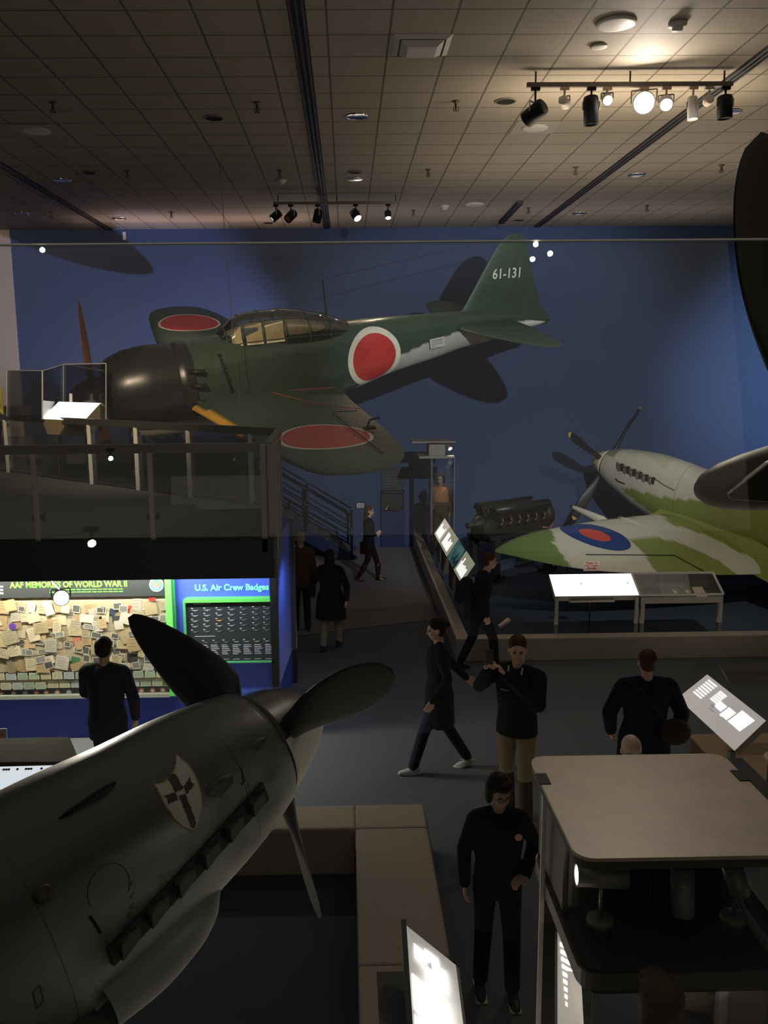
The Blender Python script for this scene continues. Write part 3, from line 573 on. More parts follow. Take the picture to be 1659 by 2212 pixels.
for k in range(6):
    a = 1.30 + k * .2; z = .17 - k * .008; w_ = .445
    bm = bmesh.new(); M_ = Matrix.Translation((-a, w_, z))
    rings(bm, [[M_ @ Vector(p) for p in q] for q in ([(.08, -.02, .07), (.08, -.02, -.06), (-.06, -.02, -.06), (-.06, -.02, .07)], [(-.0, .035, .075), (-.02, .035, -.07), (-.09, .03, -.08), (-.09, .03, .07)], [(-.09, .075, .06), (-.12, .07, -.09), (-.14, .05, -.09), (-.13, .05, .06)])], True, False)
    finish('exhaust_stub', bm, mat('exhaust_tan', (.3, .26, .2), .5, .3), spit)
    bm = bmesh.new(); bx(bm, -a - .185, -a - .10, w_ - .02, w_ + .018, z - .1, z + .075); finish('exhaust_slot', bm, mat('exhaust_dark', (.03, .022, .018)), spit)
bm = bmesh.new(); path(bm, [Vector((-a, .463, z)) for a, z in ((1.3, -.16), (1.38, -.2), (1.62, -.2))], .012, 6); finish('vent_slit', bm, black, fs)
bm = bmesh.new(); path(bm, [Vector((-a, .478, z)) for a, z in ((2.5, .2), (2.8, .13), (3.1, .1))], .006, 6); finish('panel_joint', bm, metal_d, fs)
bm = bmesh.new()
for s_ in (-1, 1): tube(bm, (-3.1, s_ * .9, -.8), (-2.6, s_ * .95, -1.75), .05, .05); lathe(bm, [(.1, -.08), (.28, -.06), (.3, 0), (.28, .06), (.1, .08)], 24, Matrix.Translation((-2.6, s_ * .95, -1.72)) @ Matrix.Rotation(PI / 2, 4, 'X'))
finish('landing_gear', bm, metal_d, spit, True)

# ------------------------------------------------------------------ grey fighter in the foreground
BR = [[-0.6510050079845742, -0.7291876367471054, -0.21089777143008318], [-0.7247674641273465, 0.6796920603765718, -0.11283096207808571], [-0.22562048338176202, -0.07939832162093885, 0.970974409550714]]
BM = pose(BR, [-0.2682022902453997, 5.785238858719329, 2.0597437295242695], 1)
bf = thing('grey_fighter_plane', 'dark grey mottled fighter plane with a shield crest, nose filling the lower left', 'airplane', M=BM)
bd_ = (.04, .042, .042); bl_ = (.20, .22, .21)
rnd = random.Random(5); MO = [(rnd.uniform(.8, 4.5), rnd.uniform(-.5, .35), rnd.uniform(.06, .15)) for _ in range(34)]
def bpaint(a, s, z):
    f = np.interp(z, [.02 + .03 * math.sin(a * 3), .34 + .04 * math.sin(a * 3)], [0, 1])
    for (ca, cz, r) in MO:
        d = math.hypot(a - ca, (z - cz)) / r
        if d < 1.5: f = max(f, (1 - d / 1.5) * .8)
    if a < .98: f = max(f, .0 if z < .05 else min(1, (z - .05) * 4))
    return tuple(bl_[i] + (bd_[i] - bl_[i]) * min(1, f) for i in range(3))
bm = bmesh.new()
loft(bm, [(.60, .42, -.43, .40, 2), (.8, .475, -.5, .435, 2), (1.1, .535, -.56, .455, 2.1), (1.5, .585, -.6, .475, 2.2), (2.1, .665, -.62, .50, 2.3), (2.7, .70, -.66, .52, 2.3), (3.2, .78, -.7, .52, 2.2), (4.5, .7, -.66, .46, 2.1), (6, .5, -.45, .32, 2), (8.6, .25, -.05, .05, 2)], 80, 170)
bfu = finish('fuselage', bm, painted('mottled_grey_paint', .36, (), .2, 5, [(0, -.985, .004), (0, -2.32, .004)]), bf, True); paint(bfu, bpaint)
SW = mat('spinner_white', (.55, .52, .44), .45); SB = mat('spinner_dark', (.02, .02, .022), .35)
bm = bmesh.new(); lathe(bm, [(0, .64), (.06, .62), (.15, .54), (.25, .38), (.33, .2), (.375, .04), (.39, 0)], 48, Matrix.Translation((-.575, 0, 0)) @ Matrix.Rotation(PI / 2, 4, 'Y'))
bsp = finish('spinner', bm, [SB, SW], bf, True)
for pl in bsp.data.polygons:
    th = math.degrees(math.atan2(pl.center.z, pl.center.y)) % 360
    if 142 + 12 < th < 262: pl.material_index = 1
bm = bmesh.new(); lathe(bm, [(.375, -.03), (.375, .0)], 48, Matrix.Translation((-.59, 0, 0)) @ Matrix.Rotation(PI / 2, 4, 'Y')); finish('spinner_gap', bm, black, bsp)
gb = mat('matt_black_blade', (.01, .0105, .011), .55)
for k, (aa, L) in enumerate(((30, 1.5), (150, 1.5), (270, 1.5))):
    bm = bmesh.new(); blade(bm, L, (.46, .33, .30)[k], .3, hub=.085, peak=(.15, .45, .4)[k], tipround=(1.25, 1.0, 1.2)[k], minang=.25, twist=.7, root=(.9, .6, .6)[k])
    bmesh.ops.transform(bm, verts=bm.verts, matrix=Matrix.Translation((-.45, 0, 0)) @ Matrix.Rotation(math.radians(aa - 90), 4, 'X') @ Matrix.Scale(-1, 4, (0, 1, 0)))
    finish('propeller_blade', bm, gb, bsp, True)
    bm = bmesh.new(); tube(bm, (0, 0, .28), (0, 0, .44), .085, .075, 16); bmesh.ops.transform(bm, verts=bm.verts, matrix=Matrix.Translation((-.45, 0, 0)) @ Matrix.Rotation(math.radians(aa - 90), 4, 'X')); finish('blade_cuff', bm, gb, bsp, True)
def side_pt(a, z, out=.0):      # point on the starboard skin
    q = interp([(.60, .42, -.43, .40, 2), (.8, .475, -.5, .435, 2), (1.1, .535, -.56, .455, 2.1), (1.5, .585, -.6, .475, 2.2), (2.1, .665, -.62, .50, 2.3), (2.7, .70, -.66, .52, 2.3), (3.2, .78, -.7, .52, 2.2), (4.5, .7, -.66, .46, 2.1)], 80)
    zt, zb, hw, p = [np.interp(a, q[:, 0], q[:, i]) for i in (1, 2, 3, 4)]
    zc = (zt + zb) / 2; hh = (zt - zb) / 2; f = min(1, abs((z - zc) / hh)); return Vector((-a, -(hw * (1 - f**p)**(1 / p) + out), z))
def decal(name, pts, m, out, parent, n=1):
    """flat painted shape laid on the skin: outline in (a, z), filled as a fine grid"""
    bm = bmesh.new(); xs = [p[0] for p in pts]; zs = [p[1] for p in pts]; st = .006
    V = {}
    nx = int((max(xs) - min(xs)) / st) + 1; nz = int((max(zs) - min(zs)) / st) + 1
    def v(i, j):
        if (i, j) not in V: V[i, j] = bm.verts.new(side_pt(min(xs) + i * st, min(zs) + j * st, out))
        return V[i, j]
    for i in range(nx):
        for j in range(nz):
            if inpoly(min(xs) + (i + .5) * st, min(zs) + (j + .5) * st, pts): bm.faces.new((v(i, j), v(i + 1, j), v(i + 1, j + 1), v(i, j + 1)))
    return finish(name, bm, m, parent, True)
# shield crest: frame (u to the front, v up), centre on the side
def sh(pts, c=(1.40, .295), th=math.radians(-6), k=1.0): return [(c[0] - (u * math.cos(th) - v * math.sin(th)) * k, c[1] + (u * math.sin(th) + v * math.cos(th)) * k) for u, v in pts]
outl = [(-.115, .13), (-.06, .115), (0, .125), (.05, .145), (.105, .19), (.13, .13), (.135, .05), (.12, -.03), (.09, -.1), (.045, -.155), (0, -.19), (-.03, -.17), (-.075, -.12), (-.105, -.05), (-.12, .04)]
em = decal('crest_border', sh(outl), mat('crest_gold', (.22, .15, .05), .6), .003, bfu)
decal('crest_field', sh([(u * .93, v * .95) for u, v in outl]), mat('crest_cream', (.36, .33, .27), .6), .005, em)
cb = mat('crest_black', (.02, .016, .01), .6)
for k, r in enumerate(([(-.02, .02), (.02, .02), (.02, -.15), (0, -.17), (-.02, -.15)], [(-.025, .125), (.025, .125), (.028, .045), (-.028, .045)], [(-.10, .062), (-.03, .05), (-.03, .01), (-.10, .018), (-.085, .04)], [(.10, .075), (.03, .05), (.03, .01), (.10, .03), (.085, .052)])):
    decal('crest_cross', sh(r), cb, .007, em)
# exhaust row, guns, bulges, hatch marks on the starboard side
bm = bmesh.new()
R = []
for i in range(30):
    a = .90 + 1.2 * i / 29; zc = np.interp(a, [.9, 2.1], [0.02, -.15]); q0 = side_pt(a, zc + .055, .002); q1 = side_pt(a, zc - .055, .002)
    R.append([q0 + Vector((0, -.0, 0)), q0 + Vector((0, -.03, .005)), q1 + Vector((0, -.035, 0)), q1])
rings(bm, R, True, True, False); ex = finish('exhaust_channel', bm, mat('exhaust_black', (.008, .008, .008), .7), bf)
for k in range(6):
    a = .97 + .2 * k; zc = np.interp(a, [.9, 2.1], [0.02, -.15]); q = side_pt(a, zc, .03)
    bm = bmesh.new(); M_ = Matrix.Translation(q) @ Matrix.Rotation(.14, 4, 'Y')
    rings(bm, [[M_ @ Vector(v) for v in r] for r in ([(.06, 0, .035), (.06, 0, -.035), (.06, .03, -.035), (.06, .03, .035)], [(-.05, -.05, .04), (-.05, -.05, -.045), (-.05, .02, -.045), (-.05, .02, .04)], [(-.10, -.075, .035), (-.10, -.07, -.05), (-.10, -.02, -.05), (-.10, -.02, .035)])], True, True)
    finish('exhaust_pipe', bm, mat('exhaust_brown', (.02, .017, .014), .6), ex, bevel=.008)
bm = bmesh.new(); loft(bm, [(1.30, -.40, -.5, .16, 2), (1.42, -.34, -.62, .25, 2.2), (1.6, -.3, -.69, .3, 2.3), (1.85, -.29, -.72, .32, 2.4), (2.17, -.29, -.68, .33, 2.4)], 36, 30, True, False); bmesh.ops.translate(bm, verts=bm.verts, vec=(0, -.17, .03)); cr_ = finish('oil_cooler_fairing', bm, mat('fairing_grey', (.17, .18, .165), .42, noise=.1), bf, True)
for k, (a, z, la, h) in enumerate(((1.18, .20, .13, .07), (.8, .24, .09, .045))):       # cowl blisters
    bm = bmesh.new(); q = side_pt(a, z, -.01); lathe(bm, [(0, .02), (.4, .018), (.8, .008), (1, -.004)], 20, Matrix.Translation(q) @ Matrix.Rotation(PI / 2, 4, 'X') @ Matrix.Diagonal((la, h, 1, 1))); finish('cowl_blister', bm, mat('blister_dark', (.035, .033, .028), .5), bfu, True)
bm = bmesh.new(); loft(bm, [(1.70, .02, -.02, .02, 2), (1.76, .045, -.045, .03, 2), (1.94, .05, -.05, .032, 2), (2.0, .03, -.03, .02, 2)], 14, 10)
q = side_pt(1.85, .545, -.006); bmesh.ops.translate(bm, verts=bm.verts, vec=(1.85, 0, 0)); bmesh.ops.transform(bm, verts=bm.verts, matrix=Matrix.Translation(q) @ Matrix.Rotation(.75, 4, 'X') @ Matrix.Diagonal((1.15, .5, 1, 1)))
gt = finish('gun_trough', bm, black, bfu, True); bm = bmesh.new(); tube(bm, q + Vector((-.1, -.02, .01)), q + Vector((.14, -.02, .0)), .008); finish('gun_barrel', bm, metal_d, gt)
q = side_pt(2.27, .36, 0); bm = bmesh.new(); lathe(bm, [(.045, .0), (.045, .012), (.03, .016), (0, .01)], 20, Matrix.Translation(q) @ Matrix.Rotation(PI / 2 - .3, 4, 'X')); finish('fuel_cap', bm, mat('cap_brown', (.03, .022, .012), .5), bfu, True)
def skinline(name, pts, r=.003, m=metal_d):
    bm = bmesh.new(); path(bm, [side_pt(a, z, .002) for a, z in pts], r, 5); return finish(name, bm, m, bfu)
skinline('hatch_outline', [(1.98 + .12 * math.cos(t), .17 + .12 * math.sin(t)) for t in [2 * PI * i / 24 for i in range(16)]], .0018)
skinline('handle_slot', [(2.12, .12), (2.1, .0)], .008, black)
skinline('stencil_mark', [(2.45, .0), (2.46, -.09), (2.5, -.1), (2.49, -.01), (2.45, .0)], .003)
skinline('access_door_joint', [(.9, .30), (1.0, .18), (1.02, .05)], .003)
skinline('stencil_mark', [(.98, .22), (1.0, .15), (1.03, .14)], .004, black)
for a_, z_ in ((1.86, .10), (1.88, .04), (1.90, -.01), (1.93, -.04)): skinline('stencil_mark', [(a_, z_), (a_ + .02, z_ + .012), (a_ - .012, z_ + .02)], .0018)
for sgn in (1, -1):
    bm = bmesh.new(); rr = [(s, le, te, -.52 + .11 * s, .13) for s, le, te in ((.3, 2.2, 4.7), (.7, 2.24, 4.6), (2.5, 2.45, 4.3), (4.3, 2.75, 3.95), (4.9, 3.1, 3.6))]
    surf(bm, rr if sgn > 0 else [(-r[0],) + r[1:] for r in rr[::-1]], 30); wg = finish('wing', bm, mat('upper_wing_grey', (.06, .06, .055), .5, noise=.2, nscale=3), bf, True)
bm = bmesh.new()
for s_ in (-1, 1): tube(bm, (-2.3, s_ * .45, -.5), (-1.9, s_ * .95, -1.75), .05, .045); lathe(bm, [(.1, -.08), (.3, -.06), (.32, 0), (.3, .06), (.1, .08)], 24, Matrix.Translation((-1.9, s_ * .98, -1.72)) @ Matrix.Rotation(PI / 2, 4, 'X'))
finish('landing_gear', bm, metal_d, bf, True)
bm = bmesh.new(); loft(bm, [(2.9, .72, .5, .2, 2), (3.3, 1.05, .5, .26, 3), (4.3, 1.08, .5, .26, 3), (4.8, .7, .5, .2, 2)], 20, 16); finish('canopy', bm, glass('canopy_glass'), bf)

# ------------------------------------------------------------------ the near fighter nose at the right edge
tS = PY(1506, 1060, 4.35); tB = PY(1688, 283, 4.45); nz = -.2
N = Vector((-.95, -.25, -.10)).normalized(); Ls = .88; H = tS - N * Ls
upb = Vector((0, 0, 1)); upb = (upb - N * upb.dot(N)).normalized(); sd = N.cross(upb)
bdir = tB - H; Lb = bdir.length; bdir.normalize(); bN = (N - bdir * N.dot(bdir)).normalized(); BLM = Matrix((bN, bN.cross(bdir), bdir)).transposed()
PM = Matrix((N, sd, upb)).transposed().to_4x4(); PM.translation = H
pr = thing('olive_fighter_nose', 'olive-brown pointed spinner with broad black blades at the right edge', 'aircraft nose', M=PM)
bm = bmesh.new(); lathe(bm, [(r * .36, z * Ls) for r, z in ((0, 1), (.13, .985), (.24, .93), (.34, .82), (.42, .65), (.5, .4), (.58, .15), (.6, 0))], 48, Matrix.Rotation(PI / 2, 4, 'Y')); ps = finish('spinner', bm, mat('olive_brown', (.045, .036, .027), .5), pr, True)
bm = bmesh.new(); lathe(bm, [(.22, 0), (.34, -.3), (.5, -1.2)], 40, Matrix.Rotation(PI / 2, 4, 'Y')); finish('engine_cowling', bm, mat('olive_brown', (.1,) * 3), pr, True)
for k, a_ in enumerate((0, 180)):
    bm = bmesh.new(); blade(bm, Lb, .46, .22, hub=.09, peak=.5, tipround=1.0, minang=1.25, twist=1.3)
    bmesh.ops.transform(bm, verts=bm.verts, matrix=Matrix.Translation((.12, 0, 0)) @ PM.to_3x3().inverted().to_4x4() @ BLM.to_4x4() @ Matrix.Rotation(math.radians(a_), 4, 'X')); finish('propeller_blade', bm, mat('dark_brown_blade', (.022, .017, .013), .45), ps, True)
A = [PY(*p) for p in ((1573, 1066, 4.2), (1659, 1000, 4.2), (1760, 940, 4.2), (1760, 1100, 4.2), (1659, 1085, 4.2), (1582, 1080, 4.2))]
inv = PM.inverted(); A = [inv @ p for p in A]
bm = bmesh.new(); quad(bm, A, .05); finish('blade_cuff', bm, mat('dark_brown_blade', (.02,) * 3), ps, bevel=.012)
bm = bmesh.new(); path(bm, [A[0], A[1], A[2]], .006, 6); finish('cuff_edge', bm, mat('edge_bright', (.5, .42, .36), .35), ps)

# ------------------------------------------------------------------ V12 engine on its stand
E0 = PY(1105, 1120, 17.4); er = thing('vee_engine_on_stand', 'black twelve-cylinder aircraft engine on a dark stand by the blue wall', 'engine', (E0.x, E0.y, 0), math.radians(34))
em_ = mat('engine_black', (.016, .015, .014), .5, .2, spec=.25, noise=.5, nscale=20)
ez = E0.z
bm = bmesh.new(); loft(bm, [(-.85, .12, -.28, .2, 2.4), (-.6, .16, -.36, .26, 3), (.7, .16, -.36, .26, 3), (.95, .1, -.25, .2, 2.4)], 24, 14); bmesh.ops.translate(bm, verts=bm.verts, vec=(0, 0, ez - .05)); finish('crankcase', bm, em_, er)
for s_ in (-1, 1):
    bm = bmesh.new(); M_ = Matrix.Translation((0, s_ * .2, ez + .18)) @ Matrix.Rotation(-s_ * .5, 4, 'X'); bx(bm, -.7, .75, -.11, .11, -.18, .12, M_); cyl = finish('cylinder_bank', bm, em_, er, bevel=.02)
    bm = bmesh.new(); R = [[M_ @ Vector((x, .1 * math.cos(t), .12 + .08 * math.sin(t))) for t in [PI * j / 10 for j in range(11)]] for x in (-.74, .8)]; rings(bm, R, True, True, False); finish('rocker_cover', bm, mat('rocker_black', (.02, .02, .02), .35, .2, spec=.3), cyl, True)
    bm = bmesh.new()
    for k in range(6): path(bm, [M_ @ Vector((-.6 + k * .24, s_ * .12, .02)), M_ @ Vector((-.62 + k * .24, s_ * .24, -.02)), M_ @ Vector((-.7 + k * .24, s_ * .27, -.08))], .03, 8)
    finish('exhaust_stub', bm, mat('engine_brown', (.06, .04, .03), .4, .4), cyl, True)
    bm = bmesh.new()
    for k in range(12): path(bm, [M_ @ Vector((-.66 + k * .12, -s_ * .1, .1)), M_ @ Vector((-.64 + k * .12, -s_ * .18, .0)), M_ @ Vector((-.6 + k * .12, -s_ * .13, -.16))], .009, 5)
    finish('ignition_lead', bm, mat('lead_bronze', (.12, .09, .06), .35, .5), cyl, True)
bm = bmesh.new(); lathe(bm, [(.16, 0), (.17, .1), (.1, .22), (.06, .26), (.06, .42), (0, .42)], 24, Matrix.Translation((-.8, 0, ez - .02)) @ Matrix.Rotation(-PI / 2, 4, 'Y')); finish('propeller_shaft', bm, em_, er, True)
bm = bmesh.new(); lathe(bm, [(.26, 0), (.28, .14), (.15, .25), (0, .27)], 24, Matrix.Translation((.85, 0, ez)) @ Matrix.Rotation(PI / 2, 4, 'Y')); finish('supercharger', bm, em_, er, True)
bm = bmesh.new(); path(bm, [Vector((.6, -.3, ez - .2)), Vector((.8, -.34, ez - .25)), Vector((1.05, -.2, ez - .12))], .02, 6); finish('coolant_hose', bm, mat('hose_red', (.25, .06, .05), .5), er, True)
bm = bmesh.new()
for s_ in (-1, 1):
    bar(bm, (-.9, s_ * .33, ez - .28), (.9, s_ * .33, ez - .28), .07, .09)
    for x in (-.75, .75): bar(bm, (x, s_ * .33, .22), (x, s_ * .33, ez - .3), .14, .14); bar(bm, (x - .25, s_ * .33, .25), (x + .25, s_ * .33, .25), .1, .07)
    bar(bm, (-.75, s_ * .33, ez - .5), (-.3, s_ * .33, ez - .3), .05, .06); bar(bm, (.75, s_ * .33, ez - .5), (.3, s_ * .33, ez - .3), .05, .06)
finish('stand', bm, mat('stand_dark', (.02, .02, .02), .5), er, bevel=.01)
# ------------------------------------------------------------------ platform on the right, ledges
PX, PF, PT = 1.62, 12.5, .36
bm = bmesh.new(); bx(bm, PX + .2, 16, PF + .2, WY, 0, .16); struct('floor_platform', bm, mat('platform_blue_carpet', (.035, .05, .085), .95, noise=.2, nscale=60))
bm = bmesh.new()
bx(bm, PX, 16, PF, PF + .22, 0, PT); pf = struct('trim_platform_front', bm, tanp, bevel=.012)
bm = bmesh.new(); bx(bm, PX, PX + .2, PF + .225, WY, 0, PT); struct('trim_platform_side', bm, tanp, bevel=.012)
# carpeted kerb around the grey fighter
KX0, KX1, KY0, KY1, KH = .03, .66, 6.95, 7.36, .45
bm = bmesh.new(); quad(bm, [(-8, -3, .004), (KX0, -3, .004), (KX0, KY0, .004), (-8, KY0, .004)], .003); struct('floor_pit', bm, mat('pit_blue_carpet', (.012, .017, .036), .95))
for x0, x1 in ((-8, -4.1), (-4.09, -2.1), (-2.09, KX0 - .005)):
    bm = bmesh.new(); bx(bm, x0, x1, KY0, KY1, 0, KH); tag(finish('kerb_section', bm, tan, bevel=.02), 'tan carpeted low kerb crossing beyond the grey fighter nose', 'kerb', 'far kerb sections')
for (y0, y1, l) in ((KY0, KY1, 'corner section of the tan carpeted kerb behind the standing woman'), (5.2, KY0 - .006, 'long tan carpeted kerb section left of the standing woman'), (-2, 5.194, 'tan carpeted kerb section behind the lit text panel at bottom centre')):
    bm = bmesh.new(); bx(bm, KX0, KX1, y0, y1, 0, KH); tag(finish('kerb_section', bm, tan, bevel=.02), l, 'kerb')
bm = bmesh.new(); bx(bm, KX1 + .004, KX1 + .012, -2, KY1, 0, KH - .06); struct('baseboard_kerb', bm, mat('kerb_side_grey', (.09, .085, .075), .9))
# ------------------------------------------------------------------ balcony on the left, with the memorabilia wall below
DZ, FYY = 2.75, 8.38
dk = mat('deck_carpet', (.10, .10, .105), .95, noise=.2, nscale=80); fascia = mat('fascia_black', (.012, .012, .014), .7)
bm = bmesh.new(); pts = [(-16, FYY), (-.72, FYY), (-.83, 10.45), (-2.17, 12.18 - .75), (-3.0, 12.18), (-3.87, 12.92), (-5.9, 14.75), (-6.4, 19.5), (-4.95, 19.55), (-4.95, 20.85), (-16, 20.85)]
V0 = [bm.verts.new((x, y, DZ)) for x, y in pts]; V1 = [bm.verts.new((x, y, DZ - .38)) for x, y in pts]; bm.faces.new(V0); bm.faces.new(V1[::-1])
for i in range(len(pts)): bm.faces.new((V0[i], V1[i], V1[(i + 1) % len(pts)], V0[(i + 1) % len(pts)]))
struct('floor_upper_deck', bm, dk)
bm = bmesh.new(); bx(bm, -16, -.73, FYY - .06, FYY - .005, DZ - .38, DZ + .02); struct('trim_deck_fascia', bm, fascia)
bm = bmesh.new(); quad(bm, [(-.715, FYY - .06, DZ + .02), (-.715, FYY - .06, DZ - .38), (-.825, 10.42, DZ - .38), (-.825, 10.42, DZ + .02)], .03); struct('trim_deck_side', bm, mat('deck_side_grey', (.06, .06, .058), .6))
# block of wall under the deck
blue_b = mat('bright_blue_panel', (.05, .095, .55), .6)
AY = 9.95
bm = bmesh.new(); bx(bm, -16, -.93, AY, AY + .15, 0, DZ - .38); struct('wall_under_deck', bm, blue_b)
bm = bmesh.new(); quad(bm, [(-.90, 10.02, 0), (-.82, 11.75, 0), (-.82, 11.75, DZ - .4), (-.90, 10.02, DZ - .4)], .1); struct('wall_return_blue', bm, blue_b)
bm = bmesh.new(); bx(bm, -.84, -.76, 11.7, 11.85, 0, DZ - .4); struct('trim_return_post', bm, mat('post_dark_grey', (.03, .032, .04), .5))
bm = bmesh.new(); bx(bm, -.94, -.855, AY - .12, AY + .02, 0, DZ - .4); struct('trim_wall_post', bm, black)
# glass railings -----------------------------------------------------
rail_m = mat('rail_dark_grey', (.05, .048, .045), .35, .4); postm = mat('post_aluminium', (.30, .28, .26), .45, .5); postl = mat('post_pale', (.42, .42, .38), .5)
gl = glass('rail_glass', (.93, .96, .97), .7, .006)
def railing(name, pts, posts, lab, pm, ztop, gl_z0, post_w=.05, rail_h=.09, brackets=True, base=DZ, tubetop=False):
    o = thing(name, lab, 'railing', (pts[0][0], pts[0][1], base)); O = Vector(o.location)
    for (x0, y0), (x1, y1) in zip(pts[:-1], pts[1:]):
        bm = bmesh.new(); bar(bm, Vector((x0, y0, ztop)) - O, Vector((x1, y1, ztop)) - O, .07, rail_h); finish('handrail', bm, rail_m, o, bevel=.008)
        bm = bmesh.new(); quad(bm, [Vector(p) - O for p in ((x0, y0, gl_z0), (x1, y1, gl_z0), (x1, y1, ztop - .04), (x0, y0, ztop - .04))], .01); finish('glass_panel', bm, gl, o)
        bm = bmesh.new(); bar(bm, Vector((x0, y0, base + .03)) - O, Vector((x1, y1, base + .03)) - O, .04, .03); finish('bottom_rail', bm, rail_m, o)
    for x, y in posts:
        bm = bmesh.new(); bx(bm, x - post_w / 2 - O.x, x + post_w / 2 - O.x, y - .05 - O.y, y - .01 - O.y, -.05, ztop - base - .04); p = finish('post', bm, pm, o, bevel=.004)
        if brackets:
            for z in (.25, .8):
                bm = bmesh.new(); bx(bm, x - .06 - O.x, x + .06 - O.x, y - .02 - O.y, y + .03 - O.y, z - .03, z + .03); finish('clamp', bm, metal_d, p)
    return o
zt = PY(300, 969, FYY).z
railing('glass_railing', [(-12, FYY), (-3.06, FYY), (-1.93, FYY), (-.86, FYY)], [(-6.4, FYY), (-4.2, FYY), (-3.06, FYY), (-1.93, FYY)], 'dark front railing of the upper deck, above the memorabilia wall', postm, zt, DZ + .02)
def fxy(px, py): p = PZ(px, py, DZ); return (p.x, p.y)
FR = [fxy(20, 1020), fxy(200, 1045), fxy(300, 1058), fxy(412, 1073), fxy(545, 1090)]
zf = DZ + .93
railing('glass_railing', [fxy(-220, 985), FR[0]] + FR[1:] + [(-.84, 10.4)], FR, 'rear railing of the upper deck with pale posts, in front of the stairs', postl, zf, DZ + .06, .055, .1)
# corner of the railing: wide end post and side run
o = thing('corner_railing', 'grey steel corner post group at the right end of the upper deck railing', 'railing', (-.79, FYY, DZ)); O = Vector(o.location)
for (x, y, wd, h) in ((-.83, FYY, .06, zt - DZ + .03), (-.75, FYY + .05, .085, zt - DZ + .03), (-.79, FYY + .8, .045, .92), (-.81, FYY + 1.4, .045, .93), (-.83, 10.3, .06, .95)):
    bm = bmesh.new(); bx(bm, x - wd / 2 - O.x, x + wd / 2 - O.x, y - .06 - O.y, y + .03 - O.y, -.12, h); finish('post', bm, mat('corner_post_grey', (.17, .16, .15), .4, .5), o, bevel=.005)
bm = bmesh.new(); bar(bm, Vector((-.77, FYY, zt)) - O, Vector((-.83, 10.4, zf)) - O, .07, .09); finish('handrail', bm, rail_m, o)
bm = bmesh.new(); quad(bm, [Vector(p) - O for p in ((-.75, FYY, DZ), (-.82, 10.4, DZ), (-.82, 10.4, zf - .05), (-.75, FYY, zt - .05))], .02); finish('side_panel', bm, mat('side_panel_grey', (.10, .097, .09), .5, .4), o)
bm = bmesh.new()
for z in (.2, .45, .75): bx(bm, -.715 - O.x, -.70 - O.x, FYY + .3 - O.y, FYY + .36 - O.y, z, z + .05)
finish('bolt', bm, steel, o)
# panel and clear screens on the deck
def board(name, lab, cat, c4, thick, face, body, grp=None, legs=None, inset=.0, z0=0, legm=None, legw=.05):
    """tilted display board from its four top-face corners (TL, TR, BR, BL); box under it, legs to the floor"""
    c4 = [Vector(p) for p in c4]; o = thing(name, lab, cat, (sum((p.x for p in c4)) / 4, sum((p.y for p in c4)) / 4, z0), 0, grp); O = Vector(o.location); c = [p - O for p in c4]
    bm = bmesh.new(); n = (c[1] - c[0]).cross(c[2] - c[0]).normalized()
    if n.z < 0: n = -n
    A = [bm.verts.new(p - n * .002) for p in c]; B = [bm.verts.new(p - n * thick) for p in c]; bm.faces.new(A); bm.faces.new(B)
    for i in range(4): bm.faces.new((A[i], A[(i + 1) % 4], B[(i + 1) % 4], B[i]))
    fr = finish('case', bm, body, o)
    m_ = sum(c, Vector()) / 4
    bm = bmesh.new(); quad(bm, [m_ + (p - m_) * (1 - inset) + n * .002 for p in c]); pa = finish('panel_face', bm, face, o)
    for lx, ly, lz in legs or []:
        bm = bmesh.new(); bx(bm, lx - legw / 2 - O.x, lx + legw / 2 - O.x, ly - legw / 2 - O.y, ly + legw / 2 - O.y, 0, lz - z0); finish('leg', bm, legm or rail_m, o)
    return o, c, n, pa
lit = mat('lit_panel_white', (.8, .78, .75), .4, emit=(1, .95, .9), es=1.6); lit2 = mat('lit_panel_warm', (.8, .72, .6), .4, emit=(1, .86, .7), es=.42); lit3 = mat('lit_text_white', (.9, .9, .9), .4, emit=(1, .96, 1), es=1.5)
deckb = [PY(127, 868, 13.9), PY(217, 871, 13.7), PY(182, 909, 13.25), PY(90, 905, 13.4)]
o, c, n, pa = board('lit_deck_panel', 'brightly lit white tilted panel behind the clear screens on the upper deck', 'display panel', deckb, .28, lit, mat('panel_case_ochre', (.22, .18, .1), .5), z0=DZ)
bm = bmesh.new(); bx(bm, -.25, -.19, -.03, .03, 0, .9); bx(bm, .19, .25, -.03, .03, 0, .9); finish('leg', bm, rail_m, o)
o = thing('clear_screen', 'tall clear plastic screens standing around the lit deck panel', 'screen', (PY(150, 900, 13.7).x, 13.7, DZ)); O = Vector(o.location); scr = glass('screen_plastic', (.9, .92, .95), .8, .05, .02); scred = mat('screen_edge', (.4, .4, .4), .3)
for q in (((92, 801, 13.3), (92, 905, 13.3), (137, 905, 14.2), (137, 787, 14.2)), ((137, 787, 14.2), (137, 905, 14.2), (229, 905, 13.6), (229, 785, 13.6)), ((15, 800, 14.4), (15, 900, 14.4), (91, 905, 13.3), (91, 801, 13.3))):
    P4 = [PY(*p) - O for p in q]; bm = bmesh.new(); quad(bm, P4, .012); s_ = finish('clear_pane', bm, scr, o)
    bm = bmesh.new(); path(bm, [P4[1], P4[0], P4[3], P4[2]], .008, 5); finish('pane_edge', bm, scred, s_)
bm = bmesh.new()
for px in (153, 217): a = PY(px, 868, 13.8) - O; b = PY(px, 850, 13.8) - O; tube(bm, a, b, .025)
finish('clear_standoff', bm, mat('standoff', (.5, .5, .48), .2), o)
